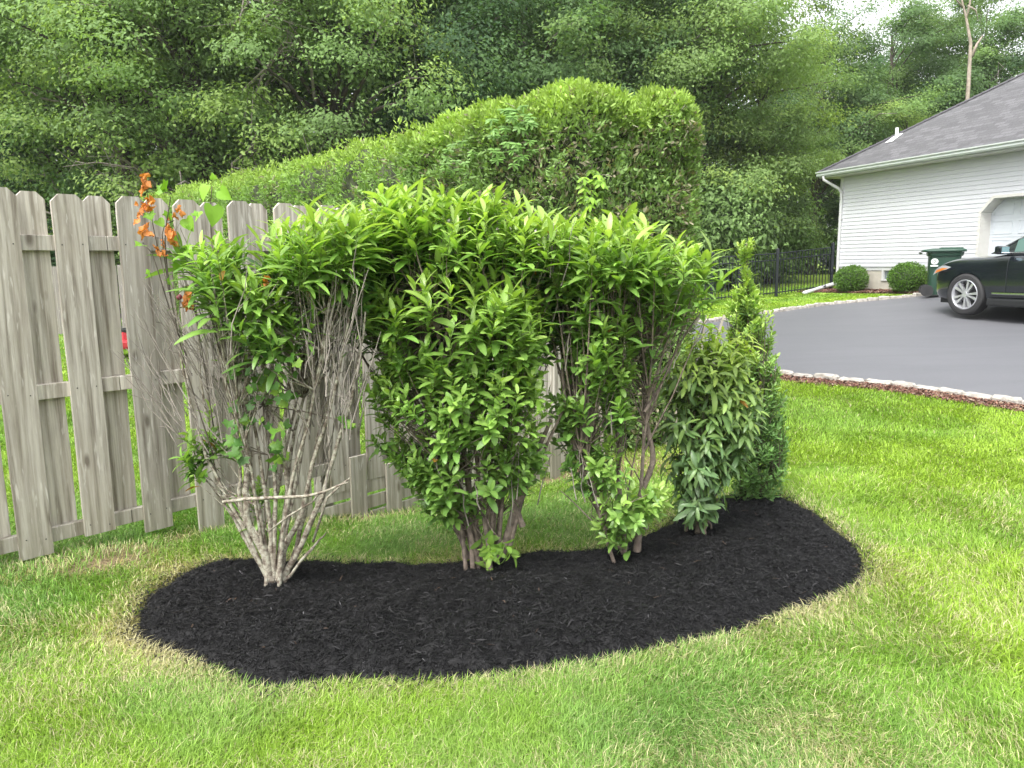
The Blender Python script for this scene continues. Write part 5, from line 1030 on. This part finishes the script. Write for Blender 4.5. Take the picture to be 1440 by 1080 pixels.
# ------------------------------------------------------------------ car
def car():
    wc = P(1357, 418, 14.8); A = R(71); hd = np.array([-math.cos(A), math.sin(A)]); lt = np.array([-hd[1], hd[0]])   # heading, left side
    if lt[1] > 0: lt = -lt
    # car space: x back from front axle, y to the left (towards camera), z up
    org = np.array([wc[0], wc[1]])-lt*.86-hd*.10; gz = h1(org[0], org[1])+.012
    root = empty('parked_car', (org[0], org[1], gz), 'glossy black crossover car with silver multi-spoke wheels, parked nose towards the garage', 'car', rz=math.atan2(-hd[1], -hd[0])); root.scale = (1.07, 1.07, 1.07)
    fl = 1 if (np.array([hd[1], -hd[0]])@lt) > 0 else -1       # local +y direction is rot90 of +x
    xa = -hd; ya = np.array([-xa[1], xa[0]]); fl = 1 if ya@lt > 0 else -1
    def S(v): return (v[0], v[1]*fl, v[2])
    st = [(-.90,.52,.34,.70,.80),(-.86,.66,.30,.77,.88),(-.74,.80,.26,.84,.96),(-.55,.89,.23,.90,1.02),(-.2,.93,.22,.96,1.06),(.2,.94,.22,.97,1.06),(.62,.94,.22,1.00,1.11),(.75,.94,.22,1.01,1.13),(1.6,.945,.22,1.03,1.12),(2.4,.945,.22,1.05,1.12),(3.0,.94,.24,1.08,1.14),(3.45,.91,.30,1.10,1.16),(3.68,.82,.36,1.08,1.14),(3.76,.70,.42,.98,1.05)]
    bm = bmesh.new(); rows = []
    for x, w_, zb, zs, zt in st:
        half = [(0, zb), (w_*.80, zb), (w_*.95, zb+.05), (w_*.985, zb+.22), (w_*1.0, zb+.42), (w_*.985, zs-.10), (w_*.94, zs), (w_*.86, zs+(zt-zs)*.45), (w_*.5, zt-.012), (0, zt)]
        ring = half+[(-y, z) for y, z in half[-2:0:-1]]; rows.append([bm.verts.new(S((x, y, z))) for y, z in ring])
    n = len(rows[0])
    for a, b_ in zip(rows[:-1], rows[1:]):
        for k in range(n): bm.faces.new((a[k], a[(k+1) % n], b_[(k+1) % n], b_[k]))
    bm.faces.new(rows[0][::-1]); bm.faces.new(rows[-1]); bmesh.ops.recalc_face_normals(bm, faces=bm.faces[:])
    me = bpy.data.meshes.new('body'); bm.to_mesh(me); bm.free(); me.materials.append(M['paint']); me.materials.append(M['black'])
    ob = bpy.data.objects.new('body', me); COL.objects.link(ob); sb = ob.modifiers.new('s', 'SUBSURF'); sb.levels = sb.render_levels = 3
    tmp = []
    for wx in (0, 2.75):
        mb = MB(); mb.tube([(wx, -1.3, .345), (wx, -.55, .345)], .405, 40); mb.tube([(wx, .55, .345), (wx, 1.3, .345)], .405, 40); cu = mb.build('cut', M['black']); tmp.append(cu)
        bo = ob.modifiers.new('b', 'BOOLEAN'); bo.operation = 'DIFFERENCE'; bo.object = cu; bo.solver = 'EXACT'
    dg = bpy.context.evaluated_depsgraph_get(); nm = bpy.data.meshes.new_from_object(ob.evaluated_get(dg)); bpy.data.objects.remove(ob); 
    for t_ in tmp: bpy.data.objects.remove(t_)
    nm.polygons.foreach_set('use_smooth', [True]*len(nm.polygons)); ob = bpy.data.objects.new('body', nm); COL.objects.link(ob); ob.parent = root
    es = ob.modifiers.new('e', 'EDGE_SPLIT'); es.split_angle = R(38)
    # cabin
    def shell(name, secs, mat, par, sm=True, sub=0):
        bm = bmesh.new(); rows = [[bm.verts.new(S(v)) for v in r_] for r_ in secs]; n = len(rows[0])
        for a, b_ in zip(rows[:-1], rows[1:]):
            for k in range(n-1): bm.faces.new((a[k], a[k+1], b_[k+1], b_[k]))
        bmesh.ops.recalc_face_normals(bm, faces=bm.faces[:]); me = bpy.data.meshes.new(name); bm.to_mesh(me); bm.free(); me.materials.append(mat)
        if sm: me.polygons.foreach_set('use_smooth', [True]*len(me.polygons))
        o = bpy.data.objects.new(name, me); COL.objects.link(o); o.parent = par
        if sub: q = o.modifiers.new('s', 'SUBSURF'); q.levels = q.render_levels = sub
        return o
    cab = [(.36, .80, .80, 1.07, 1.09), (.56, .80, .74, 1.06, 1.22), (1.20, .83, .66, 1.06, 1.58), (1.55, .84, .64, 1.05, 1.64), (2.3, .84, .64, 1.05, 1.67), (2.9, .84, .64, 1.06, 1.66), (3.35, .82, .62, 1.08, 1.60), (3.70, .76, .66, 1.04, 1.15)]
    secs = []
    for x, wb, wt, z0, z1 in cab:
        h_ = [(wb+.015, z0), (wb, z0+.02), (wt+(wb-wt)*.15, z1-.06*min(1, (z1-z0)*2)), (wt-.03, z1-.012), (wt*.5, z1), (0, z1+.004)]
        secs.append([(x, y, z) for y, z in h_]+[(x, -y, z) for y, z in h_[-2::-1]])
    shell('cabin', secs, M['paint'], root, True)
    # side windows just proud of the cabin, with chrome line
    def side(x, t, off=.006):     # point on the cabin side: t 0 bottom..1 top
        xs_ = [c_[0] for c_ in cab]; wb = np.interp(x, xs_, [c_[1] for c_ in cab]); wt = np.interp(x, xs_, [c_[2] for c_ in cab]); z0 = np.interp(x, xs_, [c_[3] for c_ in cab]); z1 = np.interp(x, xs_, [c_[4] for c_ in cab])
        wt2 = wt+(wb-wt)*.15; z2 = z1-.06*min(1, (z1-z0)*2); return (x, wb+(wt2-wb)*t+off, z0+.02+(z2-z0-.02)*t)
    for nm_, x0, x1 in (('front_window', .78, 1.98), ('rear_window', 2.06, 2.95)):
        for sg in (1, -1):
            mb = MB(); xs2 = np.linspace(x0, x1, 9); lo = [side(x, .08) for x in xs2]; hi = [side(x, .93) for x in xs2]
            v = [S((a[0], a[1]*sg, a[2])) for a in lo]+[S((a[0], a[1]*sg, a[2])) for a in hi]; mb.add(v, [(i, i+1, 10+i, 9+i) for i in range(8)]); mb.build('side_window', M['carglass'], root)
    for sg in (1, -1):
        mb = MB(); mb.tube([S((x, side(x, .97, .010)[1]*sg, side(x, .97)[2])) for x in np.linspace(.58, 3.3, 16)], .009, 6); mb.tube([S((x, side(x, .03, .012)[1]*sg, side(x, .03)[2])) for x in np.linspace(.62, 3.2, 12)], .008, 6); mb.build('window_trim', M['chrome'], root)
    # windscreen
    mb = MB(); q = [S((.42, -.68, 1.125)), S((.42, .68, 1.125)), S((1.20, .58, 1.575)), S((1.20, -.58, 1.575)), S((.42, 0, 1.14)), S((1.17, 0, 1.60))]; q = [(a[0]-.012, a[1], a[2]+.012) for a in q]; mb.add(q, [(0, 4, 5, 3), (4, 1, 2, 5)]); mb.build('windscreen', M['carglass'], root)
    # mirrors, lights, trim
    for sg in (1, -1):
        mb = MB(); mb.box(S((.72, 1.02*sg, 1.13)), (.12, .21, .14), None, .035); mb.box(S((.74, .90*sg, 1.09)), (.06, .12, .03)); mr = mb.build('wing_mirror', M['paint'], root, smooth=False)
        mb = MB(); mb.box(S((.784, 1.02*sg, 1.13)), (.006, .17, .105), None, .002); mb.build('mirror_glass', M['mirrorglass'], mr)
        mb = MB(); bd = [(-.79,.815,.70),(-.62,.885,.76),(-.42,.925,.80),(-.30,.935,.85),(-.46,.905,.88),(-.64,.85,.85),(-.78,.78,.79)]; v = [S((x, (y+.012)*sg, z)) for x, y, z in bd]; mb.add(v+[S((-.55, .915*sg, .80))], [(i, (i+1) % 7, 7) for i in range(7)]); hl = mb.build('headlight', M['lens'], root)
        mb = MB(); v = [S((x, (y+.022)*sg, z)) for x, y, z in [(-.72,.845,.735),(-.55,.905,.775),(-.36,.94,.83),(-.50,.918,.835),(-.66,.87,.79)]]; mb.add(v, [(0, 1, 2, 3, 4)]); mb.build('indicator', M['amber'], hl)
        mb = MB(); mb.box(S((1.42, .955*sg, .41)), (1.75, .02, .035), None, .008); mb.build('door_strip', M['chrome'], root)
        mb = MB(); mb.box(S((1.375, .90*sg, .255)), (1.86, .10, .13), None, .03); mb.build('sill', M['black'], root)
        for xd in (.78, 1.98, 3.0):
            mb = MB(); pts = [S((xd+dx, y*sg, z)) for dx, y, z in ((-.02, .940, .42), (0, .9465, .6), (.0, .936, .9), (.0, .905, 1.02))]; mb.tube(pts, .0035, 4); mb.build('door_gap', M['black'], root)
        for xd in (1.72, 2.75): mb = MB(); mb.box(S((xd, .955*sg, .86)), (.20, .03, .03), None, .01); mb.build('door_handle', M['paint'], root)
        for wx in (0, 2.75):
            mb = MB(); sec = []; nn = 40
            pr = [(.262, .70), (.262, .935), (.275, .948), (.33, .945), (.362, .925), (.37, .90), (.37, .74), (.35, .70)]
            for k in range(nn):
                a = 2*math.pi*k/nn; sec += [S((wx+r_*math.cos(a), y*sg, .37+r_*math.sin(a))) for r_, y in pr]
            m_ = len(pr); mb.add(sec, [(k*m_+j, k*m_+(j+1) % m_, ((k+1) % nn)*m_+(j+1) % m_, ((k+1) % nn)*m_+j) for k in range(nn) for j in range(m_)]); wh = mb.build('wheel', M['tyre'], root, smooth=False)
            mb = MB(); sec = []; pr = [(.242, .76), (.268, .935), (.25, .942), (.232, .90), (.22, .78)]
            for k in range(nn):
                a = 2*math.pi*k/nn; sec += [S((wx+r_*math.cos(a), y*sg, .37+r_*math.sin(a))) for r_, y in pr]
            m_ = len(pr); mb.add(sec, [(k*m_+j, k*m_+(j+1) % m_, ((k+1) % nn)*m_+(j+1) % m_, ((k+1) % nn)*m_+j) for k in range(nn) for j in range(m_)])
            for k in range(10):
                a = k*2*math.pi/10+(.09 if k % 2 else -.09)+.2; ca, sa = math.cos(a), math.sin(a); r0_, r1_ = .035, .243; px_ = np.array([ca, sa]); pn = np.array([-sa, ca])
                v = []
                for r_, hw2, yy in ((r0_, .014, .925), (.13, .017, .915), (r1_, .026, .925)):
                    for sgn, dy in ((1, 0), (-1, 0), (-1, -.05), (1, -.05)): q2 = px_*r_+pn*hw2*sgn; v.append(S((wx+q2[0], (yy+dy)*sg, .37+q2[1])))
                mb.add(v, [(i*4+j, i*4+(j+1) % 4, (i+1)*4+(j+1) % 4, (i+1)*4+j) for i in range(2) for j in range(4)])
            mb.tube([S((wx, .86*sg, .37)), S((wx, .93*sg, .37))], .05, 16); mb.build('rim', M['alloy'], wh)
            mb = MB(); mb.tube([S((wx, .70*sg, .37)), S((wx, .79*sg, .37))], .20, 24); mb.build('brake', M['black'], wh)
    mb = MB(); mb.box(S((-.80, 0, .62)), (.10, .95, .22), None, .03); mb.box(S((-.78, 0, .36)), (.14, 1.25, .14), None, .04); mb.build('grille', M['black'], root)
    mb = MB(); mb.box(S((1.3, 0, .26)), (3.9, 1.5, .12)); mb.build('underbody', M['black'], root)
car()

# ------------------------------------------------------------------ grass
def grass():
    rg = np.random.default_rng(55); th0, th1 = R(-44), R(44); R0, R1, D0 = 1.35, 27., 2.5; rho0 = 42000
    d = np.linspace(R0, R1, 4000); rho = rho0*np.minimum(1, (D0/d)**1.75); pdf = rho*d; cdf = np.cumsum(pdf); tot = cdf[-1]*(d[1]-d[0])*(th1-th0); cdf /= cdf[-1]; n = int(tot)
    r = np.interp(rg.random(n), cdf, d); th = rg.uniform(th0, th1, n); x = r*np.sin(th); y = r*np.cos(th)
    # clumps: pull blades towards tuft centres
    k = ~inpoly(x, y, DRIVE); x, y, r = x[k], y[k], r[k]
    im = inpoly(x, y, MULCH); x, y, r = x[~im], y[~im], r[~im]
    dn = dpoly(x, y, [tuple(p) for p in NEAR_KERB], False); df = dpoly(x, y, [tuple(p) for p in FAR_KERB], False)
    k = (dn > .30+.05*rg.random(len(x)))*(df > .14); x, y, r = x[k], y[k], r[k]
    s = x*FD[0]+y*FD[1]; nn = x*FN[0]+y*FN[1]-FC; bare = bare_field(x, y); k = rg.random(len(x)) > bare*.93
    q = np.stack([x, y], 1)-C0; hu = -(q@Wd); hv = -(q@Ou); k &= ~((hu > -.2)*(hu < 13)*(hv > -.95+.1*hu*0))
    k &= ~((y > 24.5)); x, y, r, bare = x[k], y[k], r[k], bare[k]; n = len(x)
    z = H(x, y); f = np.maximum(1, (r/2.5)); W = .0024*f**.85*rg.uniform(.7, 1.3, n); dens = fbm(x*6, y*6, 77)
    hm = .036+.022*fbm(x*1.7, y*1.7, 40); hm = hm*(1+.25*(dens-.5)); hh = hm*rg.uniform(.55, 1.25, n); hh *= np.where(y > 5.5, .85, 1)
    dmu = dpoly(x, y, MULCH); 
    ang = 2*np.pi*fbm(x*1.3, y*1.3, 60, 2)*1.8+rg.normal(0, 1.35, n); lean = np.clip(rg.normal(.85, .38, n), .1, 1.6)*(.75+.5*fbm(x*2.3, y*2.3, 66))
    dx, dy = np.cos(ang), np.sin(ang); sd = np.stack([-dy, dx, np.zeros(n)], 1)*(W/2)[:, None]; tw = rg.uniform(-.9, .9, n); sd = sd*np.cos(tw)[:, None]+np.stack([dx, dy, np.zeros(n)], 1)*(np.sin(tw)*W/2)[:, None]
    b = np.stack([x, y, z-.004], 1); lv = np.stack([dx, dy, np.zeros(n)], 1)
    m1 = b+lv*(hh*lean*.28)[:, None]+np.array([0, 0, 1])*(hh*.55)[:, None]; t1 = b+lv*(hh*lean*1.0)[:, None]+np.array([0, 0, 1])*(hh*np.clip(1-.28*lean*lean, .35, 1))[:, None]
    V = np.stack([b-sd, b+sd, m1+sd*.85, m1-sd*.85, t1], 1).reshape(-1, 3); i = np.arange(n)[:, None]*5
    tone = fbm(x*.9+4, y*.9, 81); t2 = fbm(x*3, y*3, 83); right = sstep(.8, 2.6, x+.15*y)
    g0 = np.array([.145, .290, .040]); g1 = np.array([.270, .410, .040]); gb = np.array([.18, .31, .09])
    mixv = np.clip(.0+.75*sstep(.3, .7, tone)+.5*right+.6*(t2-.5), 0, 1)[:, None]; c = g0*(1-mixv)+g1*mixv
    bl = sstep(.5, .75, fbm(x*1.6+9, y*1.6, 90))[:, None]*.5*(1-right[:, None]); c = c*(1-bl)+gb*1.1*bl
    c = c*rg.uniform(.65, 1.35, n)[:, None]; stv = np.clip(straw_field(x, y)+.05+bare*.5, 0, 1)*np.where(y > 5.6, .35, 1); isst = rg.random(n) < stv; c[isst] = np.array([.54, .50, .29])*rg.uniform(.6, 1.25, (isst.sum(), 1))
    pale = rg.random(n) < .08+.18*sstep(.45, .7, fbm(x*1.2+30, y*1.2, 71)); c[pale] = c[pale]*1.3+np.array([.04, .045, .02])
    o = npmesh('grass', V, i+np.array([0, 1, 2, 3]), i+np.array([3, 2, 4]), col=np.repeat(c, 5, 0), mat=M['grassm']); tag(o, 'mown lawn grass with straw coloured tips around the mulch bed', 'grass', kind='stuff'); print('blades', n)
grass()
# neighbour's far lawn grows past the wedge as plain ground
print('polys', sum(len(o.data.polygons) for o in bpy.data.objects if o.type == 'MESH'))

# ------------------------------------------------------------------ haze
mb = MB(); mb.box((0, 110, 14), (310, 310, 30)); hz = mb.build('haze', bpy.data.materials.new('haze_air')); tag(hz, kind='stuff')
hm_ = hz.data.materials[0]; hm_.use_nodes = True; hm_.node_tree.nodes.clear(); ho = hm_.node_tree.nodes.new('ShaderNodeOutputMaterial'); hv_ = hm_.node_tree.nodes.new('ShaderNodeVolumePrincipled')
hv_.inputs['Color'].default_value = (.93, .95, .97, 1); hv_.inputs['Density'].default_value = .0005; hm_.node_tree.links.new(hv_.outputs[0], ho.inputs['Volume'])

print('H', h1(8.7,14.8), h1(9.6,17.4), h1(3.2,9.4))
